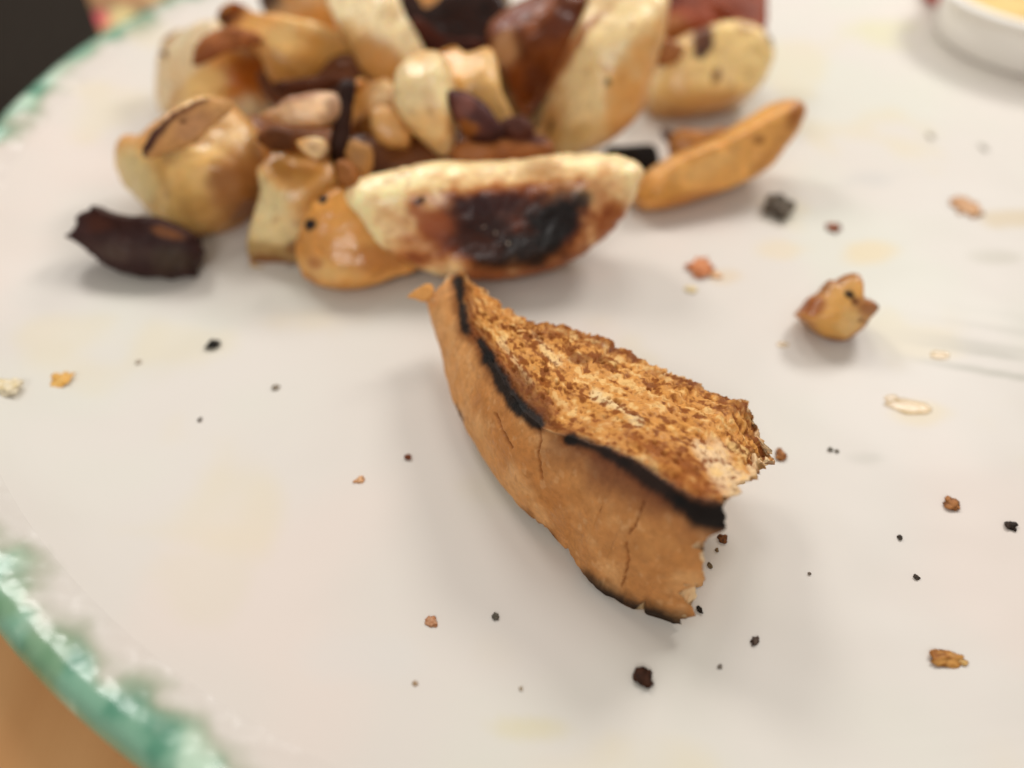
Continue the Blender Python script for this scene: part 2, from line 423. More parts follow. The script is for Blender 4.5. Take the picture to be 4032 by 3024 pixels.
def piece(name, outline, anchor, base, spots=(), az=0, el=45, tf=0.006, tb=0.008, p=3.0, q=2.4, rough=0.00045, rscale=160,
          edge=None, edge_w=0.25, edge_s=0.7, mottle=None, facets=(), seed=1, mat=None, centre=None, nang=130, nr=36, jag=0.012,
          parent=None, smooth=1, bend=0.0, clampz=None, grow=1.07, cuts=4, cut=0.75, brown=0.28):
    """outline in view pixels -> polygon on the plane through `anchor` (vx,vy,'z'|'y'|'p',value) -> rounded solid with thickness.
    spots: (vx, vy, rx, ry, rot_deg, colour, strength, softness)"""
    a_, b_, n_ = frame(az, el)
    if anchor[2] == 'z': A0 = at_z(anchor[:2], anchor[3])
    elif anchor[2] == 'y': A0 = at_y(anchor[:2], anchor[3])
    else:
        A0 = on_plate(anchor[:2]); A0 = A0 + (A0 - EYE) / np.linalg.norm(A0 - EYE) * -anchor[3]
    def onplane(v):
        d = ray(v)
        return EYE + d * (((A0 - EYE) @ n_) / (d @ n_))
    O = resample_closed(outline, nang, smooth)
    L = np.array([[(onplane(v) - A0) @ a_, (onplane(v) - A0) @ b_] for v in O])
    if centre is None: c = L.mean(0)
    else:
        cc = onplane(centre) - A0; c = np.array([cc @ a_, cc @ b_])
    L = c + (L - c) * grow
    if jag:
        ph = np.c_[L * 900, np.zeros(nang)]
        L = c + (L - c) * (1 + jag * fbm(ph, 1, 3, seed + 5))[:, None]
    rr = 1 - (1 - np.linspace(0, 1, nr)) ** 1.7
    rr[0] = 0.004
    G = c + rr[:, None, None] * (L - c)[None]
    G = G.reshape(-1, 2)
    R = np.repeat(rr, nang)
    chunky = tf > 0.0035
    prof = np.clip(1 - R ** (9.0 if chunky else p), 0, 1) ** (1 / q)
    rs0 = np.random.RandomState(seed * 7 + 1)
    rad = np.hypot(*(L - c).T).mean()
    planes = [np.full(len(G), tf)]
    for va, vb, slope in facets:
        pa, pb = onplane(va) - A0, onplane(vb) - A0
        pa, pb = np.array([pa @ a_, pa @ b_]), np.array([pb @ a_, pb @ b_])
        dd = (pb - pa) / np.linalg.norm(pb - pa)
        planes.append(tf - slope * ((G - pa) @ np.array([-dd[1], dd[0]])))     # falls to the left of a->b
    a0 = rs0.rand() * 6.28
    for kc in range(cuts if chunky else 0):             # flat knife cuts
        an = a0 + kc * 6.28 / max(cuts, 1) + (rs0.rand() - .5) * 1.2
        off = rad * (0.05 + 0.5 * rs0.rand()); sl_ = cut * (0.5 + 0.8 * rs0.rand())
        planes.append(tf - sl_ * ((G - c) @ np.array([math.cos(an), math.sin(an)]) - off))
    PL = np.stack(planes, 0)
    kk = 0.00035
    h0 = -kk * np.log(np.exp(-(PL - PL.min(0)) / kk).sum(0)) + PL.min(0)
    fid = PL.argmin(0)
    wfac = np.exp(-(PL - PL.min(0)) / 0.0005); wfac /= wfac.sum(0)
    fb = rs0.choice([0.0, 0.1, 0.2, 0.6, 1.0], len(planes))
    fb[0] = min(fb[0], 0.25)
    ftone = (wfac * fb[:, None]).sum(0)
    hb = tb * np.clip(1 - R ** 3.5, 0, 1) ** 0.5
    hf = np.maximum(h0, -0.55 * tb)
    hf = np.where(hf > 0, hf * prof, hf)
    hf = np.maximum(hf, -0.6 * hb)
    top = A0 + G[:, :1] * a_ + G[:, 1:] * b_ + hf[:, None] * n_
    bot = A0 + G[:, :1] * a_ + G[:, 1:] * b_ - hb[:, None] * n_
    # one closed grid: centre of front -> rim -> centre of back
    T3 = top.reshape(nr, nang, 3); B3 = bot.reshape(nr, nang, 3)[:-1][::-1]
    V = np.concatenate([T3, B3], 0)
    U = np.concatenate([G.reshape(nr, nang, 2), G.reshape(nr, nang, 2)[:-1][::-1]], 0).reshape(-1, 2)
    Rr = np.concatenate([R.reshape(nr, nang), R.reshape(nr, nang)[:-1][::-1]], 0).ravel()
    side = np.r_[np.zeros(nr * nang), np.ones((nr - 1) * nang)]
    ftone = np.r_[ftone, np.full((nr - 1) * nang, 0.6), 0, 0.6]
    nrow = V.shape[0]
    V = V.reshape(-1, 3)
    if bend:
        V = V + n_ * (-bend * ((U - c) ** 2).sum(1) / (L - c).std() ** 2)[:, None]
    F = grid_faces(nrow, nang)
    nm = vnormals(V, F)
    S = V * 1.0
    disp = fbm(S + seed * 3.1, rscale, 4, seed) * rough + fbm(S + seed, rscale * 0.35, 2, seed + 9) * rough * 1.6
    V = V + nm * disp[:, None]
    if clampz is not None:
        V[:, 2] = np.where(V[:, 2] < clampz, clampz + (V[:, 2] - clampz) * 0.02, V[:, 2])
    nlast = len(V)
    V = np.vstack([V, V[:nang].mean(0), V[-nang:].mean(0)])
    F += [(nlast, (j + 1) % nang, j) for j in range(nang)]
    k = (nrow - 1) * nang
    F += [(nlast + 1, k + j, k + (j + 1) % nang) for j in range(nang)]
    # colour (browning of the food, plus painted glints and a dark gap), in the piece's own plane
    U = np.vstack([U, U[:nang].mean(0), U[-nang:].mean(0)])
    Rr = np.r_[Rr, 0, 0]; side = np.r_[side, 0, 1]
    Pw = A0 + U[:, :1] * a_ + U[:, 1:] * b_
    VV = to_v(Pw)
    C = np.tile(lin(base), (len(V), 1))
    C = C * (np.array([1.12, 1.07, 1.0]) if (mat is None and sum(base) > 330) else 1.0)
    Sx = V + seed * 2.7
    n1 = fbm(Sx, 170, 4, seed + 2); n2 = fbm(Sx, 420, 3, seed + 4)
    if mottle:
        mc, mstr = mottle
        C = mixc(C, mc, sstep(-0.15, 0.75, n1) * mstr * (0.65 if (mat is None and sum(base) > 450) else 1.0))
    C *= (1 + 0.10 * n2)[:, None]
    if mat is None and sum(base) > 450:
        C = mixc(C, (150, 88, 36), sstep(0.62, 0.85, fbm(Sx, 620, 2, seed + 12) + 0.25 * n1) * 0.35)
        n3 = fbm(Sx, 95, 3, seed + 6)
        fr = np.clip(ftone * brown * 2.2 + 0.35 * brown * n3, 0, 1)
        C = mixc(C, (218, 150, 60), sstep(0.05, 0.55, fr + 0.12 * n2) * 0.85)
        C = mixc(C, (160, 88, 32), sstep(0.55, 1.0, fr + 0.30 * n1) * 0.85)
        C = mixc(C, (176, 108, 48), sstep(0.90, 1.0, Rr + 0.06 * n1) * min(1, brown * 1.5))
    if edge:
        C = mixc(C, edge, sstep(1 - edge_w, 1.0, Rr + 0.10 * n1) * edge_s)
    for vx, vy, rx, ry, rot, colr, st, soft in spots:
        cr_, sr_ = math.cos(math.radians(rot)), math.sin(math.radians(rot))
        dx, dy = VV[:, 0] - vx, VV[:, 1] - vy
        d = np.hypot((dx * cr_ + dy * sr_) / rx, (-dx * sr_ + dy * cr_) / ry)
        d = d + 0.28 * n1 * min(1, rx / 25) + 0.16 * n2
        C = mixc(C, colr, sstep(1 + soft, 1 - soft, d) * st)
    o = new_mesh(name, V, F, C, mat or M_POT, parent, origin=(V[:, 0].mean(), V[:, 1].mean(), V[:, 2].min()) if parent is None else tuple(parent.location))
    return o

CREAM, TAN, GOLD, CARAM, BROWN, DKB, CHAR = (248, 228, 178), (222, 180, 112), (208, 146, 62), (190, 112, 34), (132, 68, 24), (74, 38, 20), (24, 19, 18)
PALE = (228, 208, 160)
SKIN = (128, 74, 48); DSK = (58, 36, 34)
G_POT = 'fried potatoes heaped on the plate'
def pot(name, label, *a, **k):
    o = piece(name, *a, **k)
    tag(o, label, 'potato', G_POT)
    return o
def ZP(pts, x0, y0, w):
    s = w / 2212.0
    return [((x0 + x * s) / KV, (y0 + y * s) / KV) for x, y in pts]

# -- the charred wedge in front
w1 = pot('potato_wedge', 'long cream potato wedge with a big blackened char patch on its face',
    [(737,405),(790,383),(870,362),(960,352),(1060,345),(1150,338),(1250,332),(1330,334),(1372,348),(1388,375),(1375,420),(1340,480),(1290,530),(1220,572),(1130,598),(1040,607),(960,597),(880,570),(810,540),(770,500),(748,450)],
    (1040, 606, 'p', 0.001), CREAM, el=32, tf=0.006, tb=0.009, p=3.2,
    facets=[((730, 430), (1400, 372), 0.7)], seed=3, nang=220, nr=60, centre=(1070, 470), mottle=(TAN, 0.22), rough=0.00022, brown=.10, grow=1.0, cuts=0, smooth=1,
    spots=[(1100,478,275,120,-6,(220,152,70),.85,.35),(1108,482,238,106,-6,(190,104,36),.92,.32),(1115,486,196,88,-6,(118,50,20),.95,.32),(1165,572,210,44,-8,(140,76,30),.9,.5),
           (1030,472,72,46,14,(62,20,12),.85,.5),(1065,505,84,60,20,(40,16,10),.92,.45),(1190,470,80,60,-18,(13,12,12),.97,.35),(1130,535,90,42,-10,(22,14,10),.92,.45),
           (1060,440,80,20,-8,(50,16,14),.8,.5),(1250,428,30,24,0,(14,14,15),.9,.4),(1205,422,24,10,-20,(84,70,58),.5,.6),(1045,522,50,24,20,(78,36,20),.6,.6),
           (935,470,52,28,20,(164,84,36),.85,.5),(915,432,14,6,-30,(60,30,20),.95,.3),(1160,362,46,26,10,(184,138,78),.75,.5),
           (1330,470,22,60,20,(160,92,36),.5,.6),(850,560,60,16,25,(170,100,48),.7,.5),(835,545,14,8,10,(110,70,44),.8,.4),(1100,592,170,16,0,(140,76,30),.8,.5),(1072,498,3,2.4,0,(210,190,170),.8,.3),(1098,520,3,2.6,20,(216,196,176),.8,.3),(1048,486,2.4,2,0,(200,176,156),.7,.3)])  # last pale dots paint salt glints onto the char
pot('potato_piece', 'golden brown potato piece with two black specks tucked under the charred wedge',
    [(638,530),(655,490),(690,430),(745,400),(790,430),(850,500),(900,560),(895,585),(840,602),(790,618),(740,628),(690,618),(648,585)],
    (740, 626, 'p', 0.001), (216,158,82), el=38, tf=0.005, tb=0.007, p=2.6, seed=5, mottle=(CARAM, .55),
    spots=[(706,433,13,11,20,(24,22,26),1,.25),(683,487,17,14,20,(28,24,26),1,.25),(720,585,60,26,10,(232,190,120),.7,.5),(690,570,22,14,0,(176,96,28),.7,.5),(830,560,50,30,0,(178,106,40),.7,.5)])
pot('potato_piece', 'pale potato piece with torn top and brown underside beside the black-specked piece',
    [(540,530),(548,480),(572,420),(560,370),(590,340),(640,330),(690,318),(718,380),(725,430),(700,460),(665,510),(640,550),(615,575),(580,572),(545,562)],
    (590, 572, 'p', 0.001), (226,208,158), el=35, tf=0.005, tb=0.009, p=2.6, seed=107, mottle=((206,176,110), .4), jag=0.03,
    spots=[(580,540,70,22,5,(170,128,62),.8,.5),(585,565,60,14,8,(130,74,36),.85,.4),(640,535,20,16,0,(140,88,44),.8,.4),(700,400,26,70,10,(204,146,70),.7,.5),(660,485,14,9,0,(200,160,110),.7,.5)])
p4 = pot('potato_chunk', 'large rounded golden potato chunk with a curled brown peel on top',
    [(267,375),(276,318),(292,302),(330,312),(385,255),(440,222),(500,235),(540,300),(566,390),(560,430),(520,455),(480,490),(440,506),(400,500),(340,452),(288,412)],
    (435, 504, 'p', 0.001), (230,192,122), el=38, az=-12, tf=0.009, tb=0.012, p=2.4, seed=9, mottle=((206,150,70), .6),
    spots=[(330,390,60,50,30,(232,208,146),.8,.5),(535,410,36,80,12,(146,80,26),.85,.5),(480,460,50,36,-30,(196,132,62),.5,.6),(445,325,34,14,-12,(178,104,34),.7,.4),(405,380,16,44,0,(206,150,70),.6,.5),(440,280,90,40,-20,(206,150,92),.8,.4),(465,295,50,30,0,(222,170,100),.7,.5)])
piece('peel', [(312,332),(330,300),(365,262),(410,232),(455,214),(492,218),(500,240),(470,262),(440,290),(410,312),(370,322),(330,338)],
    (400, 285, 'y', 0.1285), (204,150,92), az=-12, el=42, tf=0.0009, tb=0.0010, p=6, seed=19, parent=p4, mat=M_SKIN, mottle=((178,118,66), .6), nr=20, jag=.04,
    spots=[(326,316,34,13,-48,(62,34,36),.95,.45),(352,282,46,12,-46,(74,42,38),.9,.45),(405,238,60,11,-30,(112,66,44),.85,.45),(420,275,40,22,-30,(186,132,90),.7,.5),(402,265,7,5,0,(110,66,36),.8,.4)])['label'] = 'curled brown potato peel with a dark edge'
p5 = pot('potato_piece', 'pale potato piece with an orange caramelised side near the far green rim',
    [(350,235),(345,180),(352,120),(368,75),(420,62),(480,52),(530,80),(578,125),(590,170),(585,215),(560,243),(510,255),(450,250),(400,250)],
    (400, 247, 'z', 0.003), (222,206,170), el=40, az=-8, tf=0.008, tb=0.010, p=2.6, brown=.1, seed=11, mottle=((230,190,120), .4),
    spots=[(535,175,58,50,0,(204,128,38),.9,.35),(550,185,36,30,0,(182,96,18),.8,.5),(470,205,60,30,-25,(232,188,112),.9,.4),(400,225,12,34,38,(196,136,62),.6,.4),(366,85,14,24,10,(170,120,72),.7,.5),(505,150,30,20,0,(218,150,58),.8,.4)])
piece('peel', [(412,142),(425,108),(455,78),(490,58),(530,72),(566,88),(530,98),(490,112),(460,128),(430,146)],
    (480, 110, 'y', 0.1615), (164,98,52), az=-5, el=50, tf=0.0013, tb=0.0013, p=6, seed=29, parent=p5, mat=M_SKIN, mottle=((118,64,38), .7), nr=18, jag=.05)['label'] = 'rust-brown peel flap'
piece('peel', [(338,118),(348,106),(362,104),(368,118),(360,134),(352,126)], (355, 118, 'y', 0.170), (112,74,54), el=50, tf=0.001, tb=0.001, p=5, seed=31, parent=p5, mat=M_SKIN, nr=14, nang=60, jag=.1)
pot('potato_wedge', 'smooth yellow potato wedge with a brown peel end lying on the back of the heap',
    [(472,40),(500,8),(530,15),(560,38),(620,58),(700,66),(768,88),(778,118),(748,165),(690,182),(630,190),(592,178),(578,125),(540,92),(500,66)],
    (660, 185, 'y', 0.168), (228,190,122), el=40, az=8, tf=0.008, tb=0.008, p=2.3, seed=13, mottle=((214,172,100), .5),
    spots=[(500,34,34,30,-30,(150,88,48),.9,.4),(650,165,90,26,8,(176,122,52),.7,.5),(480,36,12,14,0,(70,44,40),.8,.4),(720,85,50,16,12,(236,202,140),.6,.5)])
pot('potato_piece', 'beige potato piece with a dark peel corner at the back of the heap',
    [(560,-30),(700,-40),(840,-30),(870,40),(850,90),(780,100),(700,78),(630,62),(585,40)],
    (720, 95, 'y', 0.190), (206,166,110), el=40, tf=0.008, tb=0.010, p=2.6, seed=15, mottle=((190,136,72), .6),
    spots=[(588,8,42,24,30,(62,44,42),.95,.4),(790,60,40,40,0,(196,140,72),.6,.5),(640,30,50,24,0,(206,170,124),.6,.5)])
pot('potato_wedge', 'whitish long potato wedge slanting down the back of the heap',
    [(705,-40),(800,-60),(850,-20),(865,50),(905,110),(925,165),(895,200),(845,195),(790,170),(755,110),(725,50)],
    (850, 190, 'y', 0.164), (232,214,172), el=42, az=15, tf=0.008, tb=0.009, p=2.4, brown=.2, seed=17, mottle=((222,186,128), .5),
    spots=[(760,130,40,60,-20,(210,158,88),.8,.5),(840,185,70,22,10,(204,150,76),.6,.5),(740,95,36,30,0,(204,156,88),.6,.5)])
pot('potato_chunk', 'tan potato chunk ringed by burnt brown at the back of the heap',
    [(860,-20),(930,-50),(1005,-20),(1008,50),(975,88),(920,82),(880,45)],
    (940, 85, 'y', 0.186), (204,150,86), el=45, tf=0.009, tb=0.010, p=2.2, seed=21, edge=(112,58,22), edge_w=.4, edge_s=.85, mottle=((180,118,56), .5))
pot('potato_slice', 'almost black potato slice painting the dark gap in the back of the heap',
    [(850,20),(880,-20),(980,-30),(1080,-20),(1110,60),(1090,120),(1040,140),(960,135),(890,110)],
    (970, 130, 'y', 0.176), (44,18,6), el=50, tf=0.003, tb=0.006, p=4, seed=23, mottle=((24,10,5), .8))  # near-black colour paints the shaded gap between the back pieces
pot('potato_piece', 'olive-tan potato piece beside the dark red-brown one at the back',
    [(1000,-30),(1070,-40),(1105,-10),(1090,30),(1050,62),(1020,50),(1000,20)],
    (1050, 60, 'y', 0.190), (150,116,58), el=45, tf=0.006, tb=0.008, p=2.4, seed=25, mottle=((96,64,26), .7))
pot('potato_piece', 'smooth pale potato lobe in the middle of the heap with a wet highlight',
    [(862,195),(868,150),(888,120),(925,110),(955,118),(972,150),(985,210),(985,280),(968,330),(935,318),(895,280),(870,235)],
    (950, 325, 'y', 0.139), (236,216,168), el=38, az=-10, tf=0.008, tb=0.008, p=2.3, brown=.12, seed=27, mottle=((226,192,136), .4),
    spots=[(950,240,14,40,-10,(210,170,120),.5,.5)])
pot('potato_piece', 'yellow potato piece with a ragged top edge in the middle of the heap',
    [(945,125),(965,112),(988,104),(1008,122),(1030,114),(1055,108),(1068,130),(1075,190),(1100,250),(1090,290),(1040,300),(985,270),(960,200)],
    (1040, 295, 'y', 0.145), (226,188,122), el=42, tf=0.006, tb=0.008, p=2.8, seed=33, mottle=((210,162,92), .5), jag=.03,
    spots=[(1020,240,40,60,0,(206,160,100),.6,.5)])
o = piece('potato_peel', [(963,215),(972,198),(1008,200),(1045,225),(1072,262),(1092,292),(1060,304),(1020,298),(990,262)],
    (1040, 300, 'y', 0.1365), (84,50,46), el=42, az=12, tf=0.0028, tb=0.003, p=3, seed=35, mat=M_SKIN, mottle=((58,34,34), .6), edge=(48,26,24), edge_s=.7, nr=22,
    spots=[(1000,235,20,26,20,(128,80,70),.8,.5),(1010,280,24,12,20,(150,90,36),.8,.4)])
tag(o, 'dark purple-brown peel flake leaning on the ragged yellow piece', 'peel', 'loose peel in the potato heap')
pot('potato_wedge', 'glossy dark red-brown fried potato wedge at the back of the heap',
    [(1062,85),(1078,42),(1130,5),(1190,-30),(1310,-40),(1300,20),(1250,90),(1205,140),(1165,200),(1135,240),(1112,190),(1100,140),(1080,125)],
    (1130, 235, 'y', 0.158), (132,68,22), el=42, az=-14, tf=0.006, tb=0.008, p=2.6, seed=37, mottle=((64,24,8), .8),
    spots=[(1100,115,30,30,0,(196,150,104),.85,.5),(1120,50,60,16,-35,(120,70,64),.6,.5),(1220,60,60,24,-45,(70,22,10),.7,.5),(1160,180,30,20,-45,(96,44,16),.6,.5)])
pot('potato_wedge', 'long pale potato wedge with a browned edge slanting between dark and round pieces',
    [(1290,-40),(1400,-60),(1440,-10),(1428,70),(1402,150),(1385,220),(1350,275),(1295,312),(1235,328),(1180,322),(1140,290),(1132,245),(1175,190),(1225,125),(1270,50)],
    (1220, 326, 'y', 0.152), (232,210,160), el=40, az=-10, tf=0.009, tb=0.008, p=2.5, brown=.2, seed=39, mottle=((222,184,120), .35), nang=150,
    spots=[(1195,170,16,190,43,(160,88,34),.9,.5),(1185,265,42,60,20,(206,146,76),.8,.5),(1240,300,80,30,0,(206,160,84),.6,.6),(1315,202,9,8,0,(110,90,32),.95,.4),(1185,270,8,20,30,(60,34,18),.9,.4),(1425,110,24,60,20,(200,150,84),.6,.5)])
p15 = pot('potato_chunk', 'round yellow potato chunk with a black oval burn mark and reddish peel above',
    [(1403,200),(1412,158),(1436,112),(1478,78),(1555,62),(1612,78),(1642,112),(1638,160),(1612,210),(1560,242),(1490,252),(1430,242),(1405,222)],
    (1490, 251, 'p', 0.001), (232,204,142), el=38, az=8, tf=0.010, tb=0.010, p=2.3, seed=41, brown=.15, cuts=1, cut=.25, mottle=((222,186,120), .4),
    spots=[(1487,116,20,40,10,(24,28,32),1,.25),(1480,100,30,44,15,(150,96,66),.5,.5),(1516,186,9,18,20,(128,78,24),.9,.4),(1500,240,90,20,-4,(168,100,46),.8,.5),(1440,190,34,40,0,(234,196,130),.6,.5),(1575,85,22,12,20,(180,130,66),.7,.5),(1632,100,16,24,-20,(84,50,38),.9,.4),(1500,222,90,22,-5,(212,158,76),.6,.5)])
o = piece('peel', [(1410,80),(1420,20),(1460,-20),(1560,-40),(1655,-30),(1650,50),(1640,100),(1612,78),(1560,64),(1500,70),(1455,82),(1412,92)],
    (1530, 60, 'y', 0.1905), (140,66,38), el=62, tf=0.0025, tb=0.003, p=4, seed=43, mat=M_SKIN, mottle=((108,52,36), .6), parent=p15,
    spots=[(1625,95,40,14,20,(58,36,40),.9,.5),(1440,18,40,14,-10,(80,34,28),.8,.5),(1440,90,30,40,10,(158,100,50),.8,.5),(1480,110,40,14,-25,(150,96,66),.6,.5)])
o['label'] = 'reddish-brown peel sheet over the round chunk'
pot('potato_wedge', 'slim golden crescent wedge lying alone with its pointed brown tip lifted',
    [(1376,425),(1392,385),(1430,350),(1478,322),(1550,296),(1620,262),(1685,230),(1712,236),(1708,268),(1682,322),(1638,372),(1572,410),(1500,436),(1430,452),(1396,448)],
    (1425, 450, 'p', 0.001), (220,164,88), el=34, az=14, tf=0.006, tb=0.006, p=2.6, cuts=2, cut=.35, brown=.1, seed=45, mottle=((204,140,60), .5), nang=150,
    spots=[(1690,250,36,18,-55,(150,84,28),.9,.6),(1610,308,14,10,10,(140,80,26),.8,.4),(1410,420,40,24,-20,(206,142,50),.7,.5),(1480,430,70,12,-14,(170,100,36),.7,.5),(1500,360,60,20,-25,(230,180,108),.7,.5),(1640,330,60,14,-50,(176,110,44),.5,.6)])
pot('potato_scrap', 'small brown potato scrap resting behind the slim crescent wedge',
    [(1448,318),(1458,292),(1478,280),(1520,288),(1560,276),(1582,288),(1560,305),(1520,322),(1480,340)],
    (1490, 335, 'z', 0.003), (196,140,72), el=45, tf=0.002, tb=0.003, p=3, seed=47, nr=20, mottle=((150,96,44), .5), jag=.06,
    spots=[(1495,282,44,8,5,(122,58,40),.9,.4),(1565,280,14,9,0,(96,54,40),.9,.4)])
o = piece('burnt_peel', [(1308,326),(1350,316),(1400,314),(1416,322),(1416,352),(1404,372),(1386,368),(1372,342),(1340,338)],
    (1400, 370, 'p', 0.0005), (34,26,20), el=45, tf=0.0022, tb=0.003, p=3, seed=49, mat=M_SKIN, nr=20, mottle=((18,14,12), .6), jag=.05)
tag(o, 'black burnt peel strip sticking out behind the charred wedge', 'peel', 'loose peel in the potato heap')
o = piece('potato_peel', [(150,514),(172,492),(178,466),(198,452),(204,437),(222,444),(270,464),(330,474),(385,494),(424,508),(434,530),(440,548),(428,576),(424,600),(375,600),(318,592),(250,578),(196,545)],
    (330, 593, 'p', 0.001), (64,42,40), el=40, az=8, tf=0.0045, tb=0.005, p=3.2, cuts=1, cut=.3, seed=51, mat=M_SKIN, mottle=((46,28,26), .6), jag=.025, centre=(305, 525), smooth=1,
    spots=[(270,480,90,26,15,(52,24,16),.8,.5),(375,508,40,11,16,(128,78,44),.9,.4),(290,545,70,26,14,(76,56,50),.7,.5),(265,550,30,16,10,(92,76,66),.5,.6),(385,565,44,30,0,(74,60,46),.7,.5),(230,490,30,20,0,(80,42,28),.6,.5)])
tag(o, 'big dark brown potato peel lying apart on the white plate', 'peel')
pot('potato_piece', 'orange-brown potato piece sunk behind the pale middle lobe',
    [(750,200),(790,175),(850,180),(880,240),(930,300),(935,350),(880,365),(810,355),(770,320),(748,260)],
    (860, 355, 'y', 0.143), (186,128,58), el=42, tf=0.006, tb=0.008, p=2.6, seed=53, mottle=((140,80,28), .7),
    spots=[(835,210,34,36,0,(214,178,120),.7,.6),(850,280,30,20,0,(206,150,74),.6,.5),(790,300,30,50,0,(96,52,20),.6,.6)])
pot('potato_slice', 'thin pinkish-beige potato slice wedged on its side above the torn pale piece',
    [(558,250),(600,230),(655,212),(700,206),(732,216),(736,242),(705,264),(650,272),(600,266)],
    (660, 278, 'y', 0.1375), (230,196,158), el=35, tf=0.004, tb=0.004, p=3, seed=55, nr=24, mottle=((214,170,118), .5),
    spots=[(640,214,90,14,-12,(150,94,62),.8,.5),(725,236,18,30,0,(132,80,50),.7,.5),(590,258,30,14,0,(180,116,60),.7,.5)])
pot('potato_scrap', 'small cream potato scrap beside dark crisp peel shards',
    [(632,308),(660,294),(700,296),(716,310),(712,342),(690,356),(655,340)],
    (675, 352, 'y', 0.128), (232,206,160), el=40, tf=0.004, tb=0.004, p=2.6, seed=57, nr=22, nang=80)
o = piece('potato_peel', [(708,330),(712,270),(722,205),(745,172),(772,180),(768,240),(760,300),(742,345),(720,352)],
    (730, 348, 'y', 0.1345), (56,34,26), el=35, az=20, tf=0.003, tb=0.003, p=3, seed=59, mat=M_SKIN, nr=22, mottle=((34,22,20), .7), jag=.05)
tag(o, 'dark upright crisp peel shard between the pale lobe and the pinkish slice', 'peel', 'loose peel in the potato heap')
o = piece('potato_peel', [(750,345),(765,300),(790,320),(800,310),(806,345),(790,385),(765,390)],
    (775, 385, 'y', 0.1275), (170,120,66), el=40, tf=0.0015, tb=0.0015, p=3, seed=60, mat=M_SKIN, nr=16, nang=80, mottle=((110,66,34), .7), jag=.08)
tag(o, 'frayed tan peel curl standing behind the charred wedge', 'peel', 'loose peel in the potato heap')
o = piece('potato_peel', [(968,338),(985,320),(1030,303),(1090,290),(1140,285),(1180,300),(1195,325),(1150,345),(1060,358),(1000,362)],
    (1080, 350, 'y', 0.1385), (176,112,62), el=45, tf=0.003, tb=0.003, p=3, seed=61, mat=M_SKIN, nr=22, mottle=((140,82,44), .6),
    spots=[(1140,298,60,20,6,(78,46,44),.9,.5),(1020,335,40,18,-10,(190,126,72),.6,.5)])
tag(o, 'rust-brown peel strip lying along the top of the charred wedge', 'peel', 'loose peel in the potato heap')
# brown pieces that make up the inside of the heap
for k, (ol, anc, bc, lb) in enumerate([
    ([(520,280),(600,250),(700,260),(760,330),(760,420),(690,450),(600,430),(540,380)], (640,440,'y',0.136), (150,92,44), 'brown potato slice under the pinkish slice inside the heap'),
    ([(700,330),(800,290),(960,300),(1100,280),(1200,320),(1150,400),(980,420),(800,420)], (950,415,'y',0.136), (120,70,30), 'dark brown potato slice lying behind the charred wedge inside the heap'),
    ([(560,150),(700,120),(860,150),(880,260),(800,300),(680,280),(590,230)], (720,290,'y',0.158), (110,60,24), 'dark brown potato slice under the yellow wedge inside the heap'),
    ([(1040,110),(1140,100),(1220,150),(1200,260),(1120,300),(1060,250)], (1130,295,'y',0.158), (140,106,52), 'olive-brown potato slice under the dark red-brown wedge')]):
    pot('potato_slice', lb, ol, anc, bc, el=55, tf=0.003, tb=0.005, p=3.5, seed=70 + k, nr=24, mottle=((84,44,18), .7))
for k, (ol, anc, bc, mc, mt_, lb) in enumerate([
    ([(560,300),(590,280),(640,284),(660,300),(640,318),(590,322)], (610,318,'y',0.1305), (112,62,28), (70,38,20), 1, 'dark brown peel scrap on the torn pale piece'),
    ([(690,215),(720,180),(745,165),(760,190),(735,225),(705,240)], (720,235,'y',0.142), (60,38,30), (34,22,20), 1, 'small near-black peel chip beside the pinkish slice'),
    ([(590,185),(620,176),(680,178),(740,165),(752,178),(700,196),(620,204)], (670,200,'y',0.152), (88,46,24), (52,28,18), 1, 'dark peel strip under the smooth yellow wedge'),
    ([(728,356),(748,346),(770,372),(776,404),(752,412),(732,392)], (752,410,'y',0.1235), (150,92,44), (96,56,28), 1, 'brown peel chip between black-specked piece and charred wedge'),
    ([(800,250),(830,230),(862,262),(880,300),(850,312),(815,292)], (845,310,'y',0.139), (206,160,98), (160,100,48), 0, 'tan potato scrap leaning against the pale middle lobe'),
    ([(1085,270),(1110,255),(1140,262),(1150,290),(1120,300),(1090,292)], (1118,299,'y',0.140), (86,50,40), (56,32,28), 1, 'purple-brown peel chip under the long pale wedge'),
    ([(902,40),(930,70),(980,92),(1040,96),(1064,116),(1000,124),(930,110),(895,80)], (980,122,'y',0.168), (66,26,10), (26,12,8), 1, 'blackened peel strip above the middle lobe'),
    ([(1400,96),(1425,80),(1460,92),(1478,112),(1450,136),(1412,140)], (1438,138,'y',0.170), (176,116,66), (128,74,40), 1, 'tan-brown peel piece between the long pale wedge and the round chunk')]):
    o = piece('potato_scrap' if not mt_ else 'potato_peel', ol, anc, bc, el=42, az=(-20, 25, 5, -10, 15, -15, 8, 0)[k], tf=0.0018, tb=0.002, p=4, seed=90 + k, nr=18, nang=90, jag=0.08, smooth=1, mat=M_SKIN if mt_ else None, mottle=(mc, .65), grow=1.1)
    tag(o, lb, 'peel' if mt_ else 'potato', 'loose peel in the potato heap' if mt_ else G_POT)
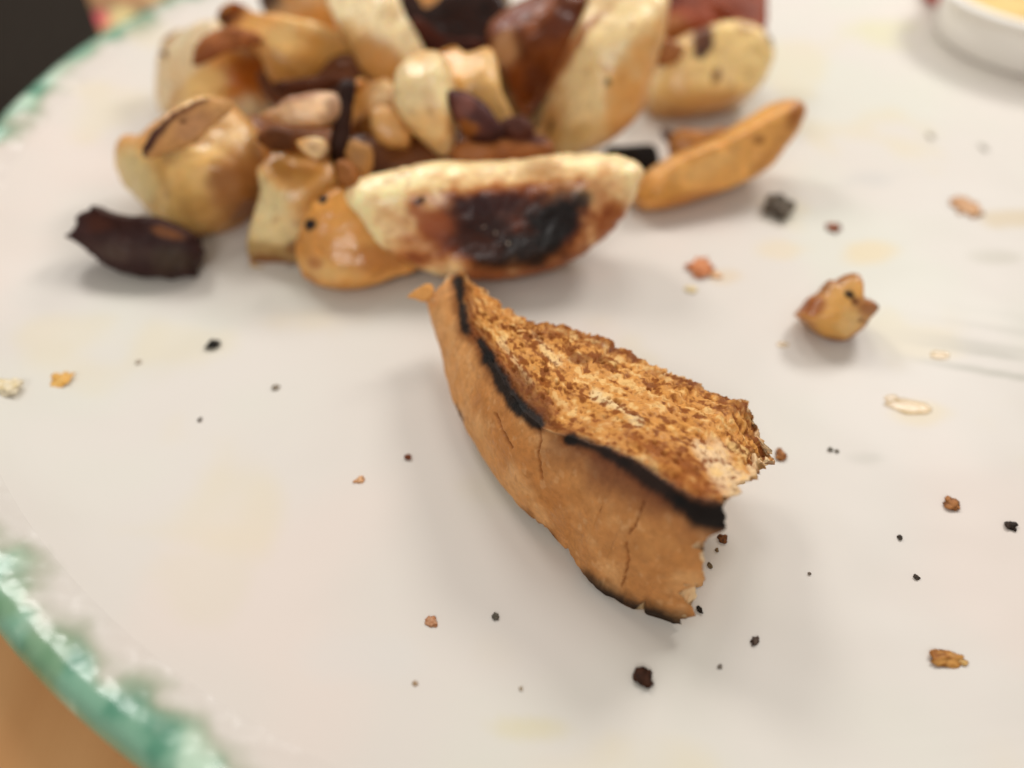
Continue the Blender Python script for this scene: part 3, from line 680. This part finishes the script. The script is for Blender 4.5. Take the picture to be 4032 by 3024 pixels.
# the lone chunk on the right
pot('potato_chunk', 'small cube-like golden potato scrap with jagged brown corners alone on the plate',
    ZP([(510,905),(640,765),(720,650),(880,570),(960,430),(1010,398),(1080,425),(1180,350),(1330,318),(1382,372),(1378,560),(1402,630),(1500,650),(1640,740),(1600,850),(1530,960),(1480,1060),(1300,1230),(1180,1290),(1000,1280),(850,1190),(650,1040),(560,945)], 3000, 1000, 600),
    (1805, 738, 'p', 0.0008), (206,156,84), el=36, tf=0.0045, tb=0.006, p=2.6, seed=63, rough=0.0003, smooth=1, mottle=((180,116,50), .5), edge=(132,66,28), edge_w=.3, edge_s=.7,
    spots=[(1785,705,26,30,0,(220,164,78),.8,.5),(1822,695,26,34,0,(226,184,116),.8,.5),(1818,633,9,8,20,(48,34,26),1,.4),(1826,646,8,8,30,(96,54,24),.9,.4),(1862,662,34,22,20,(150,88,52),.8,.5),(1889,652,10,10,0,(66,40,36),.9,.5),(1845,690,7,6,0,(128,74,22),.9,.4),(1861,694,7,6,0,(128,74,22),.9,.4),(1750,660,24,12,-45,(148,74,26),.8,.5),(1848,728,24,8,-30,(150,80,26),.8,.5)])

# ------------------------------------------------------------------ bread crust
def bread():
    B = [(0, (922,652), .009), (.08, (935,700), .007), (.16, (955,775), .0055), (.27, (978,865), .004), (.36, (1010,935), .003), (.46, (1062,1020), .0022), (.55, (1120,1092), .0018),
         (.64, (1185,1150), .0015), (.72, (1240,1205), .0012), (.79, (1268,1255), .0008), (.86, (1315,1292), .0006), (.92, (1375,1322), .0005), (1, (1468,1353), .0005)]
    T = [(0, (989,590), .013), (.08, (991,640), .0132), (.16, (1007,702), .0136), (.27, (1046,765), .0144), (.36, (1082,825), .0152), (.46, (1128,888), .0162), (.55, (1178,930), .017),
         (.64, (1240,948), .0178), (.72, (1310,970), .0184), (.79, (1372,998), .019), (.86, (1432,1040), .0196), (.92, (1492,1078), .020), (1, (1566,1090), .020)]
    Fr = [(0, (994,586), .013), (.08, (1040,625), .0132), (.16, (1095,668), .0134), (.27, (1150,696), .0136), (.36, (1210,703), .0136), (.46, (1282,724), .0136), (.55, (1352,752), .0134),
         (.64, (1420,795), .013), (.72, (1490,822), .0125), (.79, (1560,850), .012), (.86, (1622,872), .0115), (.92, (1640,930), .0105), (1, (1672,992), .009)]
    nu = 330
    u = np.linspace(0, 1, nu)
    def curve(ctrl):
        P = np.array([at_z(v, z) for _, v, z in ctrl]); uu = np.array([c[0] for c in ctrl])
        X = np.stack([np.interp(u, uu, P[:, k]) for k in range(3)], 1)
        ker = np.exp(-np.linspace(-2, 2, 13) ** 2); ker /= ker.sum()
        return np.stack([np.convolve(np.pad(X[:, k], 6, mode='reflect', reflect_type='odd'), ker, 'valid') for k in range(3)], 1)
    b, t, f = curve(B), curve(T), curve(Fr)
    z0 = np.zeros(nu)
    # torn, jagged outlines
    jf = fbm(np.c_[u * 38, z0, z0 + 3], 1, 4, 2, 0.7) * 0.0011
    dft = (f - t); ln = np.linalg.norm(dft, axis=1)[:, None]
    f = f + dft / ln * (jf * np.clip(ln[:, 0] / 0.008, 0.1, 1))[:, None]
    b[:, 2] += np.maximum(0, fbm(np.c_[u * 30, z0, z0], 1, 3, 6)) * 0.0005
    slit = np.exp(-((u - 0.925) / 0.0055) ** 2)
    b += (t - b) * (slit * 0.13)[:, None]
    for c0, w, d in [(0.70, .006, .03), (0.62, .005, .025), (0.60, .004, .02)]:
        b += (t - b) * (np.exp(-((u - c0) / w) ** 2) * d)[:, None]
    K = f.copy(); K[:, 2] = np.minimum(f[:, 2] - 0.0035, 0.006 - 0.004 * u); K += (t - f) * 0.22
    cent = (b + t + f) / 3
    axis = t[-1] - t[-30]; axis /= np.linalg.norm(axis)
    bin_ = b + (f - b) * 0.16; bin_[:, 2] = b[:, 2] + 0.0003
    inw = sstep(0.90, 1.0, u)[:, None]
    back = (t[-1] - t[-40]); back /= np.linalg.norm(back)
    K -= back * 0.0035 * inw; bin_ -= back * 0.004 * inw
    rows = []
    NW, NT, NB, NU2 = 90, 130, 26, 24
    out = np.cross(t - b, np.gradient(b, axis=0)); out /= np.linalg.norm(out, axis=1)[:, None] + 1e-12
    sgn = np.sign(np.sum(out * (b - cent), 1)); out *= sgn[:, None]
    S = []
    for s in np.linspace(0, 1, NW, endpoint=False):           # crust wall
        bul = 0.0015 * (math.sin(math.pi * min(1, s * 1.02)) ** 0.8) * (0.35 + 0.65 * np.sin(np.pi * np.clip(u * 0.9 + 0.05, 0, 1)))
        rows.append(b + (t - b) * s + out * bul[:, None]); S.append(s)
    for s in np.linspace(0, 1, NT, endpoint=False):           # toasted face
        r = t + (f - t) * s
        r = r + np.array([0, 0, 1]) * (0.0017 * math.sin(math.pi * s) * np.clip(ln / 0.008, 0, 1))
        rows.append(r); S.append(1 + s)
    for s in np.linspace(0, 1, NB, endpoint=False): rows.append(f + (K - f) * s); S.append(2 + s)
    for s in np.linspace(0, 1, NU2, endpoint=False): rows.append(K + (bin_ - K) * s); S.append(3 + s)
    for s in np.linspace(0, 1, 6, endpoint=False): rows.append(bin_ + (b - bin_) * s); S.append(4 + s)
    G = np.stack(rows, 1)                                      # nu x nloop x 3
    nl = G.shape[1]
    sj = np.array(S)
    je = fbm(np.c_[sj * 7, sj * 0, sj * 0 + 2], 1, 4, 51, 0.65) * 0.0011 + np.exp(-((sj - 0.14) / 0.06) ** 2) * 0.0012 - np.exp(-((sj - 0.30) / 0.05) ** 2) * 0.0012
    G = G + (sstep(0.93, 1.0, u)[:, None] * je[None])[:, :, None] * axis
    Sg = np.tile(np.array(S), (nu, 1)); Ug = np.tile(u[:, None], (1, nl))
    cap = np.zeros((nu, nl))
    # torn ends: rings that shrink to the section's middle
    def capring(sec, us, n, push):
        c = sec.mean(0)
        rs_, = [np.linspace(1, 0.02, n + 1)[1:]]
        return np.stack([c + (sec - c) * k + push * (1 - k ** 1.6) for k in rs_], 0)
    dirn = (f[-1] + t[-1]) / 2 - (f[-12] + t[-12]) / 2; dirn /= np.linalg.norm(dirn)
    d0 = t[0] - t[6]; d0 /= np.linalg.norm(d0)
    E1 = capring(G[-1], 1, 46, dirn * -0.0035)
    E0 = capring(G[0], 0, 16, d0 * 0.0003)[::-1]
    G = np.concatenate([E0, G, E1], 0)
    Sg = np.concatenate([np.tile(np.array(S), (16, 1)), Sg, np.tile(np.array(S), (46, 1))], 0)
    Ug = np.concatenate([np.zeros((16, nl)), Ug, np.ones((46, nl))], 0)
    cap = np.concatenate([np.tile(np.linspace(1, 0.06, 16)[:, None], (1, nl)), cap, np.tile(np.linspace(0.02, 1, 46)[:, None], (1, nl))], 0)
    V = G.reshape(-1, 3); s = Sg.ravel(); uu = Ug.ravel(); cp = cap.ravel()
    F = grid_faces(G.shape[0], nl)
    F = [q[::-1] for q in F]
    nm = vnormals(V, F)
    if np.mean(np.sum(nm * (V - V.mean(0)), 1)) < 0:
        F = [q[::-1] for q in F]; nm = -nm
    VV = to_v(V)
    wallm = sstep(1.005, 0.985, s) * (s < 1.5) * (cp < 0.01)
    topm = sstep(0.985, 1.02, s) * sstep(2.02, 1.98, s) * (cp < 0.01)
    crumbm = np.clip(1 - wallm - topm, 0, 1)
    # streak coordinates along the face
    L = 0.072
    Sf = np.c_[uu * L, (s - 1) * 0.017, np.zeros(len(s))]
    Sr = np.c_[uu * L + (s - 1) * 0.004, (s - 1) * 0.017 * 1.0, z0[0] + np.zeros(len(s))]
    xa, ya = uu * L, (s - 1) * 0.017
    wob = fbm(np.c_[xa, ya, ya * 0], 90, 2, 40) * 0.0012
    streak = fbm(np.c_[xa * 0.10, ya + wob * 0.6, ya * 0], 1500, 3, 12, 0.7)
    fine = fbm(np.c_[xa * 0.45, ya, ya * 0], 2600, 2, 13)
    ridge = np.sin((ya + wob + xa * 0.05) * 2 * np.pi / 0.0017 + 1.5 * fbm(np.c_[xa, ya, ya * 0], 300, 2, 41))
    med = fbm(np.c_[xa * 0.5, ya, ya * 0], 330, 4, 14)
    speck = fbm(np.c_[xa * 0.75, ya, ya * 0], 1050, 3, 15, 0.6)
    pores = worley(Sf * [0.5, 1, 1], 900, 5); por2 = worley(Sf * [0.6, 1, 1], 1700, 9)
    hole = sstep(0.32, 0.08, pores) * sstep(-0.2, 0.5, med); hole2 = sstep(0.36, 0.1, por2)
    endr = sstep(0.55, 0.95, uu)                               # coarser crumb towards the torn end
    amp = 0.45 + 0.55 * sstep(0.25, 0.7, s - 1) + 0.3 * endr
    d_top = (0.00022 * med + 0.00014 * streak + 0.00012 * fine + 0.00010 * ridge + 0.00012 * speck) * amp - hole * 0.0008 * amp - hole2 * 0.00035 * amp
    d_wall = 0.00016 * fbm(V, 260, 2, 15) + 0.00004 * fbm(V, 1400, 2, 16)
    d_crumb = 0.0008 * fbm(V, 420, 4, 17) - sstep(0.45, 0.1, worley(V, 620, 18)) * 0.0012
    # the torn side of the face near the right end drops in steps
    step = sstep(0.80, 0.90, uu + 0.04 * med) * sstep(0.15, 0.5, s - 1) * topm
    crack = np.zeros(len(V))
    for line, w in [([(1160,905),(1168,950),(1160,985),(1170,1035)], 3.2), ([(1388,1085),(1378,1115),(1368,1140),(1358,1152)], 2.6), ([(1352,1172),(1358,1205),(1350,1245),(1342,1268)], 3.2),
                    ([(1070,895),(1085,930),(1105,965)], 4.0)]:
        w *= 0.75
        crack = np.maximum(crack, sstep(w * 1.6, w * 0.3, polydist(VV, line) + 1.4 * fbm(V, 2500, 2, 22)))
    crack *= wallm
    V = V + nm * (wallm * d_wall + topm * d_top + crumbm * d_crumb - crack * 0.0005)[:, None]
    V[:, 2] -= step * 0.0012 * np.clip(0.5 + med, 0, 1)
    V[:, 2] = np.maximum(V[:, 2], 0.0002)
    # ---- colour
    nA = fbm(V, 240, 4, 31); nB = fbm(V, 900, 3, 32)
    crust = np.tile(lin((212, 150, 88)), (len(V), 1))
    crust = mixc(crust, (184, 122, 66), sstep(0.35, 0.95, uu) * 0.8)
    crust = mixc(crust, (222, 168, 110), sstep(0.0, 0.8, nA) * 0.55)
    crust = mixc(crust, (200, 140, 80), sstep(0.1, 0.9, -nA) * 0.55)
    crust = mixc(crust, (176, 108, 46), sstep(60, 10, polydist(VV, [(1050, 870), (1100, 950), (1165, 1030), (1215, 1120)]) + 22 * nA) * 0.55)
    crust *= (1 + 0.10 * nB)[:, None]
    crust = mixc(crust, (150, 92, 44), sstep(0.55, 0.85, fbm(np.c_[V[:, 0], V[:, 1], V[:, 2] * 0.8], 1100, 2, 71)) * 0.22)
    crust = mixc(crust, (236, 190, 136), sstep(0.6, 0.9, fbm(np.c_[V[:, 0], V[:, 1], V[:, 2] * 0.7], 1300, 2, 72)) * 0.22)
    crust = mixc(crust, (140, 80, 32), crack * 0.7)
    top = np.tile(lin((212, 146, 70)), (len(V), 1))
    tn = streak * 0.40 + fine * 0.30 + med * 0.30 + ridge * -0.16 + speck * -0.55 + 0.06
    for line, w, c, st in [([(1085,740),(1120,790),(1150,830)], 9, (238,206,150), .6), ([(1290,855),(1340,880),(1380,915)], 11, (240,212,158), .8), ([(1150,720),(1190,770),(1205,785)], 7, (240,208,150), .7),
                           ([(1510,960),(1540,990),(1565,1030),(1590,1060)], 20, (240,206,160), .9), ([(1560,1030),(1610,1045)], 22, (238,204,158), .8),
                           ([(1240,770),(1290,775),(1330,785)], 8, (96,48,22), .6), ([(1125,730),(1220,715),(1300,740)], 10, (140,76,30), .6), ([(1590,880),(1630,880)], 9, (120,60,32), .7), ([(1590,960),(1650,985)], 8, (110,56,22), .7)]:
        top = mixc(top, c, sstep(w * 1.7, w * 0.5, polydist(VV, line) + w * 0.9 * med) * st)
    top = mixc(top, (134, 70, 20), sstep(0.02, 0.5, tn) * 0.92)
    top = mixc(top, (238, 194, 124), sstep(0.12, 0.6, -tn) * 0.8)
    top = mixc(top, (116, 60, 20), hole * 0.7)
    top = mixc(top, (120, 64, 24), hole2 * 0.4)
    top = mixc(top, (112, 56, 26), sstep(0.80, 0.97, s - 1) * sstep(-0.5, 0.4, nA) * 0.6)          # browned torn edge
    top = mixc(top, (158, 90, 36), sstep(0.34, 0.05, s - 1) * sstep(-0.6, 0.4, med) * 0.7)          # toast next to the char line
    crumb = np.tile(lin((236, 202, 154)), (len(V), 1))
    crumb = mixc(crumb, (206, 150, 92), sstep(0.0, 0.8, nA) * 0.7)
    crumb = mixc(crumb, (150, 92, 44), sstep(0.4, 0.9, nB) * 0.5)
    C = crust * wallm[:, None] + top * topm[:, None] + crumb * crumbm[:, None]
    # char line along the grilled edge
    feather = fbm(np.c_[uu * L * 2200, (s - 1) * 2.5, z0[0] + np.zeros(len(s))], 1, 2, 77)
    def char(line, w0, w1, soft, st, colr, rgn):
        nonlocal C
        Lp = np.array(line, float)
        d = polydist(VV, line) + 4.5 * nA + 2.0 * nB + 1.2 * feather
        w_ = w0 * (0.85 + 0.38 * vnoise(np.c_[uu * 22, uu * 0, uu * 0], 91))
        C = mixc(C, colr, sstep(w_ + soft * 1.25, w_ - soft * 0.7, d) * st * rgn)
    allr = np.where((s < 2.0), 1.0, 0.0)
    for ln_ in ([(991,612),(1006,714)], [(1037,738),(1085,830),(1168,918)], [(1228,948),(1350,1000),(1470,1082),(1575,1118)]):
        d_ = polydist(VV, ln_) + 5 * nA + 2.5 * nB
        C = mixc(C, (122, 66, 28), sstep(34, 10, d_) * 0.75 * allr)
    char([(1300,1000),(1400,1045),(1490,1095),(1560,1130)], 44, 0, 44, .62, (118, 70, 48), allr * (s < 1.02))
    char([(1200,960),(1290,992),(1350,1020),(1430,1070)], 26, 0, 34, .6, (112, 64, 42), allr)
    char([(1120,820),(1165,880),(1195,925)], 16, 0, 18, .6, (96, 50, 22), allr)
    char([(1020,715),(1050,760)], 8, 0, 12, .5, (120, 60, 26), allr)
    char([(991,612),(995,650),(1003,700),(1006,714)], 11, 0, 6, .96, (30, 28, 27), allr)
    char([(1037,738),(1058,775)], 7, 0, 6, .96, (30, 28, 27), allr)
    char([(1058,775),(1085,830),(1120,880)], 13, 0, 8, .96, (30, 29, 28), allr)
    char([(1120,880),(1150,905),(1168,918)], 14, 0, 9, .96, (32, 30, 29), allr)
    char([(1228,948),(1236,950)], 12, 0, 6, .97, (26, 27, 26), allr)
    char([(1240,952),(1300,972),(1350,1000)], 11, 0, 10, .95, (36, 31, 30), allr)
    char([(1350,1000),(1420,1045),(1470,1080)], 14, 0, 12, .95, (36, 30, 28), allr)
    char([(1470,1085),(1510,1112),(1575,1120)], 26, 0, 16, .98, (24, 23, 23), allr)
    low = sstep(0.5, 0.3, s) * (s < 1)
    char([(1258,1252),(1310,1288),(1368,1314)], 17, 0, 18, .97, (34, 26, 22), low)
    char([(1385,1318),(1430,1342),(1470,1356)], 22, 0, 20, .97, (34, 26, 20), low)
    char([(985,885),(1000,905)], 6, 0, 8, .8, (60, 40, 34), low)
    char([(1130,1100),(1200,1165)], 4, 0, 8, .6, (96, 56, 30), low)
    n0 = len(V); nrow = G.shape[0]
    V = np.vstack([V, V[:nl].mean(0), V[-nl:].mean(0)]); C = np.vstack([C, C[:nl].mean(0), C[-nl:].mean(0)])
    e = (nrow - 1) * nl
    F += [(n0, j, (j + 1) % nl) for j in range(nl)] + [(n0 + 1, e + (j + 1) % nl, e + j) for j in range(nl)]
    root = bpy.data.objects.new('bread_crust', None); COL.objects.link(root)
    org = (V[:, 0].mean(), V[:, 1].mean(), 0.0)
    root.location = org
    new_mesh('toast_body', V, F, C, M_BREAD, root, origin=org)
    tag(root, 'torn toasted bread crust with black grill line along its smooth tan side', 'bread')
    return root, org
br, borg = bread()
o = piece('crust_flap', [(876,642),(900,622),(925,608),(940,618),(936,645),(915,655),(895,646)], (925, 640, 'z', 0.0115), (222, 156, 82), el=50, az=-10, tf=0.0006, tb=0.0006, p=5, seed=81, nr=14, nang=60, mat=M_BREAD, rough=0.0002, parent=br)
o['label'] = 'thin orange crust flap at the tip'
def lump(name, v, sx, sy, sz, colr, colr2, seed, rot=0.0, lift=0.35, parent=None, mat=None, P0=None, jag=0.35):
    """small irregular crumb: sizes in view pixels at that spot turned into metres"""
    P = on_plate(v) if P0 is None else P0
    dist = np.linalg.norm(P - EYE)
    mpp = dist / FPX * KV
    # vertical picture extent is foreshortened ground depth plus height
    e = math.asin(min(1, (HC - P[2]) / dist))
    rx = sx * mpp / 2
    rz = max(0.00012, sz * mpp / 2)
    ry = max(rx * 0.35, math.sqrt(max((sy * mpp / 2) ** 2 - (rz * math.cos(e)) ** 2, 0)) / math.sin(e)) if sz < sy else sy * mpp / 2
    nt_, npz = 22, 13
    th = np.linspace(0, 2 * np.pi, nt_, endpoint=False); ph = np.linspace(0.05, np.pi - 0.05, npz)
    D = np.array([(math.sin(q) * math.cos(t), math.sin(q) * math.sin(t), math.cos(q)) for q in ph for t in th])
    n = fbm(D + seed * 4.3, 1.3, 3, seed) * jag + fbm(D + seed, 3.1, 2, seed + 3) * jag * 0.4
    D2 = D * (1 + n)[:, None]
    c, s_ = math.cos(rot), math.sin(rot)
    X = D2 * [rx, ry, rz]
    X = np.c_[X[:, 0] * c - X[:, 1] * s_, X[:, 0] * s_ + X[:, 1] * c, X[:, 2]]
    X[:, 2] -= X[:, 2].min() + rz * 0.12
    X = X + P
    C = np.tile(lin(colr), (len(X), 1)); C = mixc(C, colr2, sstep(-0.2, 0.5, fbm(D + seed, 2.2, 3, seed + 7)))
    F = grid_faces(npz, nt_, flip=True)
    m_ = len(X)
    X = np.vstack([X, X[:nt_].mean(0), X[-nt_:].mean(0)]); C = np.vstack([C, C[0], C[-1]])
    F += [(m_, j, (j + 1) % nt_) for j in range(nt_)] + [(m_ + 1, (npz - 1) * nt_ + (j + 1) % nt_, (npz - 1) * nt_ + j) for j in range(nt_)]
    return new_mesh(name, X, F, C, mat or M_CRUMB, parent, origin=tuple(P) if parent is None else tuple(parent.location))

# ------------------------------------------------------------------ crumbs on the plate
BLK, BLK2, DB, RB, TN, TN2, GRY = (30, 27, 24), (52, 44, 36), (70, 40, 24), (160, 84, 46), (206, 158, 108), (226, 184, 134), (112, 104, 94)
CR = [  # view position, width, height, thickness, colours, rotation, label
 ((1673,457), 58, 42, 40, (104,92,78), (40,30,22), -.5, 'grey-black burnt nugget on the plate near the slim crescent wedge', 'large'),
 ((1798,492), 26, 18, 10, RB, DB, 0, 'tiny rust-brown crumb between burnt nugget and tan flake', None),
 ((2090,451), 56, 34, 5, (206,160,118), (196,146,102), 0, 'smooth oval tan flake pressed flat on the plate', None),
 ((1512,578), 52, 40, 16, (196,118,72), (216,146,98), -.3, 'orange-brown ragged crumb between charred wedge and cubed scrap', None),
 ((1541,594), 26, 18, 8, (222,164,110), (232,190,140), -.3, 'light orange shred touching the orange-brown ragged crumb', None),
 ((1493,626), 26, 15, 5, (222,200,150), (230,212,170), 0, 'pale yellowish speck below the orange-brown ragged crumb', None),
 ((460,747), 30, 17, 14, BLK, BLK2, .5, 'black angular speck on bare plate left of the bread', None),
 ((135,821), 38, 28, 12, (226,170,84), (236,190,110), -.8, 'yellow-orange crumb near the left rim', None),
 ((12,842), 62, 34, 22, (240,226,196), (226,206,160), -.3, 'cream-white scrap beside the yellow-orange crumb', None),
 ((595,839), 15, 12, 8, (120,108,90), (150,136,116), 0, 'minute grey-brown speck between black angular speck and the bread', 's'),
 ((432,908), 11, 10, 6, (120,114,108), (150,140,130), 0, 'minute grey speck below the black angular speck', 's'),
 ((300,783), 12, 9, 4, (176,160,140), (190,176,160), 0, 'faint beige speck above the yellow-orange crumb', 's'),
 ((882,990), 16, 14, 11, (128,72,44), (96,50,30), 0, 'round reddish-brown crumb beside the bread\'s curved crust', None),
 ((778,1037), 26, 16, 8, (206,150,104), (220,176,132), .4, 'pinkish-tan flat crumb left of the round reddish-brown one', None),
 ((932,1345), 28, 20, 9, (196,146,110), (170,112,72), -.4, 'dull tan crumb in front of the bread', None),
 ((1070,1333), 15, 15, 10, (84,78,68), (100,92,80), 0, 'round grey speck in front of the bread', None),
 ((897,1477), 11, 9, 5, (186,160,130), (170,140,110), 0, 'faint tan speck in front of the dull tan crumb', 's2'),
 ((1125,1488), 9, 8, 5, (176,156,126), (160,140,110), 0, 'faint olive-tan speck in front of the round grey speck', 's2'),
 ((1393,1469), 40, 36, 32, (66,38,24), (34,20,14), 0, 'round dark brown pellet in front of the bread', None),
 ((1510,1319), 13, 16, 12, (30,24,18), (60,44,30), .4, 'black crumb just off the bread\'s lower corner', None),
 ((1629,1386), 24, 14, 10, (64,48,40), (96,80,68), .9, 'pointed grey-brown splinter right of the dark pellet', None),
 ((1555,1441), 12, 8, 5, (120,110,100), (140,130,118), .8, 'faint grey splinter beside the dark pellet', None),
 ((2044,1424), 62, 26, 14, (196,140,70), (150,92,36), .05, 'flat golden-brown flake on the bare right side of the plate', None),
 ((2078,1431), 26, 12, 6, (206,166,100), (190,140,76), -.3, 'yellow crumb touching the flat golden-brown flake', None),
 ((2056,1092), 30, 22, 12, (170,112,62), (110,66,34), -.5, 'brown and tan crumb right of the bread', None),
 ((2182,1138), 24, 16, 12, (36,28,24), (56,40,30), .5, 'small black crumb near the brown and tan crumb', None),
 ((1943,1163), 11, 9, 7, (50,42,36), (80,70,60), .5, 'tiny dark speck left of the brown and tan crumb', 's3'),
 ((1978,1248), 11, 10, 7, (46,38,32), (80,66,54), .5, 'tiny black speck above the flat golden-brown flake', 's3'),
 ((1748,1240), 8, 6, 4, (110,96,84), (130,118,104), .5, 'faint tiny grey speck on bare plate off the torn bread end', 's3'),
 ((1794,972), 12, 8, 6, (96,92,80), (120,112,100), 0, 'tiny grey speck right of the bread\'s torn corner', 's4'),
 ((1808,975), 9, 7, 5, (104,98,86), (120,112,100), 0, 'tinier grey speck touching the speck at the bread\'s torn corner', 's4'),
 ((1562,1166), 20, 18, 12, (112,66,30), (70,42,22), .6, 'brown crumb fallen against the bread\'s torn end', None),
 ((1532,1222), 11, 12, 8, (120,100,70), (90,70,46), .3, 'small tan-brown crumb low by the bread\'s torn end', 's5'),
 ((1548,1190), 9, 9, 7, (130,104,70), (90,70,46), .3, 'smaller tan crumb just under the brown fallen crumb', 's5'),
 ((1508,1262), 22, 12, 9, (206,160,104), (150,100,56), .4, 'light crumb shred under the bread\'s lower edge', None),
 ((1440,297), 24, 26, 18, (100,56,42), (70,40,32), .2, 'maroon crumb between round chunk and slim crescent wedge', None),
 ((1686,985), 26, 22, 14, (170,112,60), (120,70,34), .2, 'toasted crumb at the bread\'s torn right corner', None),
 ((2010,295), 12, 9, 6, (150,140,116), (176,166,146), 0, 'faint olive speck between round chunk and white cup', 's6'),
 ((2125,320), 13, 10, 5, (170,164,152), (190,184,170), 0, 'faint pale grey speck just in front of the white cup', 's6'),
]
for i, (v, sx, sy, sz, c1, c2, rot, lb, g) in enumerate(CR):
    o = lump('crumb', v, sx * 0.88, sy * 0.9, sz * 0.55, c1, c2, 100 + i * 3, rot, jag=0.55)
    tag(o, lb, 'crumb', 'crumbs scattered on the plate')

# grease drops: thin clear domes
m, nt, b = simple_mat('grease', 0.12, 0.5)
b.inputs['Base Color'].default_value = (*lin((238, 204, 140)), 1)
b.inputs['Alpha'].default_value = 0.24
M_GREASE = m
for i, (v, sx, sy, lb) in enumerate([((1962,880), 84, 26, 'long yellowish grease drop right of the bread'), ((2030,768), 36, 14, 'small clear grease drop below the cubed scrap'),
                       ((1925,862), 30, 14, 'clear grease bead at the end of the long yellowish drop'), ((2014,1410), 10, 8, 'bright tiny grease bead beside the golden-brown flake'),
                       ((1690,745), 26, 10, 'thin clear grease drop above the torn bread')]):
    o = lump('grease_drop', v, sx, sy, 2.2, (255, 255, 255), (255, 255, 255), 400 + i, -.2 if i == 0 else 0.1, mat=M_GREASE, jag=0.22)
    tag(o, lb, 'grease', 'grease drops on the plate')

# ------------------------------------------------------------------ white sauce cup
def cup():
    base = on_plate((2150, 170)); 
    cz = 0.0137
    r1 = 0.030
    p = at_z((2240, 82), cz)                     # nearest point of the lip
    vy = 88.0
    while at_z((2290, vy), cz)[1] < p[1] + r1: vy -= 0.5
    c = np.array([at_z((2290, vy), cz)[0], p[1] + r1])
    prof = [(0.001, 0.0), (0.0240, 0.0), (0.0252, 0.0008), (0.0262, 0.006), (0.0268, 0.013), (0.0278, 0.0160), (0.0300, 0.0166), (0.0308, 0.0174), (0.0304, 0.0182), (0.0288, 0.0184), (0.0272, 0.0176), (0.0262, 0.0160), (0.0248, 0.006), (0.0236, 0.0014), (0.001, 0.0012)]
    n = 160
    A = np.linspace(0, 2 * np.pi, n, endpoint=False)
    def rev(pf):
        return np.array([(c[0] + r * math.cos(a), c[1] + r * math.sin(a), z * 0.76 + 0.0002) for r, z in pf for a in A])
    root = bpy.data.objects.new('sauce_cup', None); COL.objects.link(root); root.location = (c[0], c[1], 0.0)
    tag(root, 'small white cup with rounded lip holding yellow sauce on the plate', 'cup')
    m, nt, b = simple_mat('white_cup', 0.3, 0.5)
    nz = nt.nodes.new('ShaderNodeTexNoise'); nz.inputs['Scale'].default_value = 60
    cr = nt.nodes.new('ShaderNodeValToRGB'); cr.color_ramp.elements[0].color = (*lin((242, 238, 230)), 1); cr.color_ramp.elements[1].color = (*lin((248, 245, 240)), 1)
    tc = nt.nodes.new('ShaderNodeTexCoord'); nt.links.new(tc.outputs['Object'], nz.inputs['Vector']); nt.links.new(nz.outputs['Fac'], cr.inputs['Fac']); nt.links.new(cr.outputs['Color'], b.inputs['Base Color'])
    fp = resample_open(prof, 90)
    new_mesh('cup_body', rev(fp), grid_faces(len(fp), n, flip=False), None, m, root, origin=(c[0], c[1], 0))
    sp = [(0.0005, 0.0148), (0.012, 0.0146), (0.022, 0.0147), (0.0252, 0.0152), (0.0256, 0.0150), (0.0235, 0.0062), (0.0215, 0.0022), (0.0005, 0.0020)]
    fp = resample_open(sp, 60)
    P = rev(fp); P[:, 2] += fbm(P * [1, 1, 0], 120, 2, 3) * 0.0004 * (P[:, 2] > 0.0108)
    C = np.tile(lin((222, 190, 116)), (len(P), 1)); C = mixc(C, (204, 168, 92), sstep(-.3, .6, fbm(P * [1, 1, 0], 90, 3, 5)))
    sm = food_material('sauce', rough=0.4, spec=0.4, sss=0.1, bump_scale=300, bump=0.0002, grain=0.04)
    new_mesh('sauce', P, grid_faces(len(fp), n, flip=True), C, sm, root, origin=(c[0], c[1], 0))
    return c
def resample_open(pf, n):
    Q = np.array(pf, float)
    s = np.r_[0, np.cumsum(np.hypot(*np.diff(Q, axis=0).T))]
    t = np.linspace(0, s[-1], n)
    return np.c_[np.interp(t, s, Q[:, 0]), np.interp(t, s, Q[:, 1])]
cc = cup()
o = lump('pepper_scrap', (2020, 2), 40, 34, 24, (196, 60, 44), (160, 40, 30), 777)
tag(o, 'red scrap on the plate beside the white sauce cup', 'scrap')
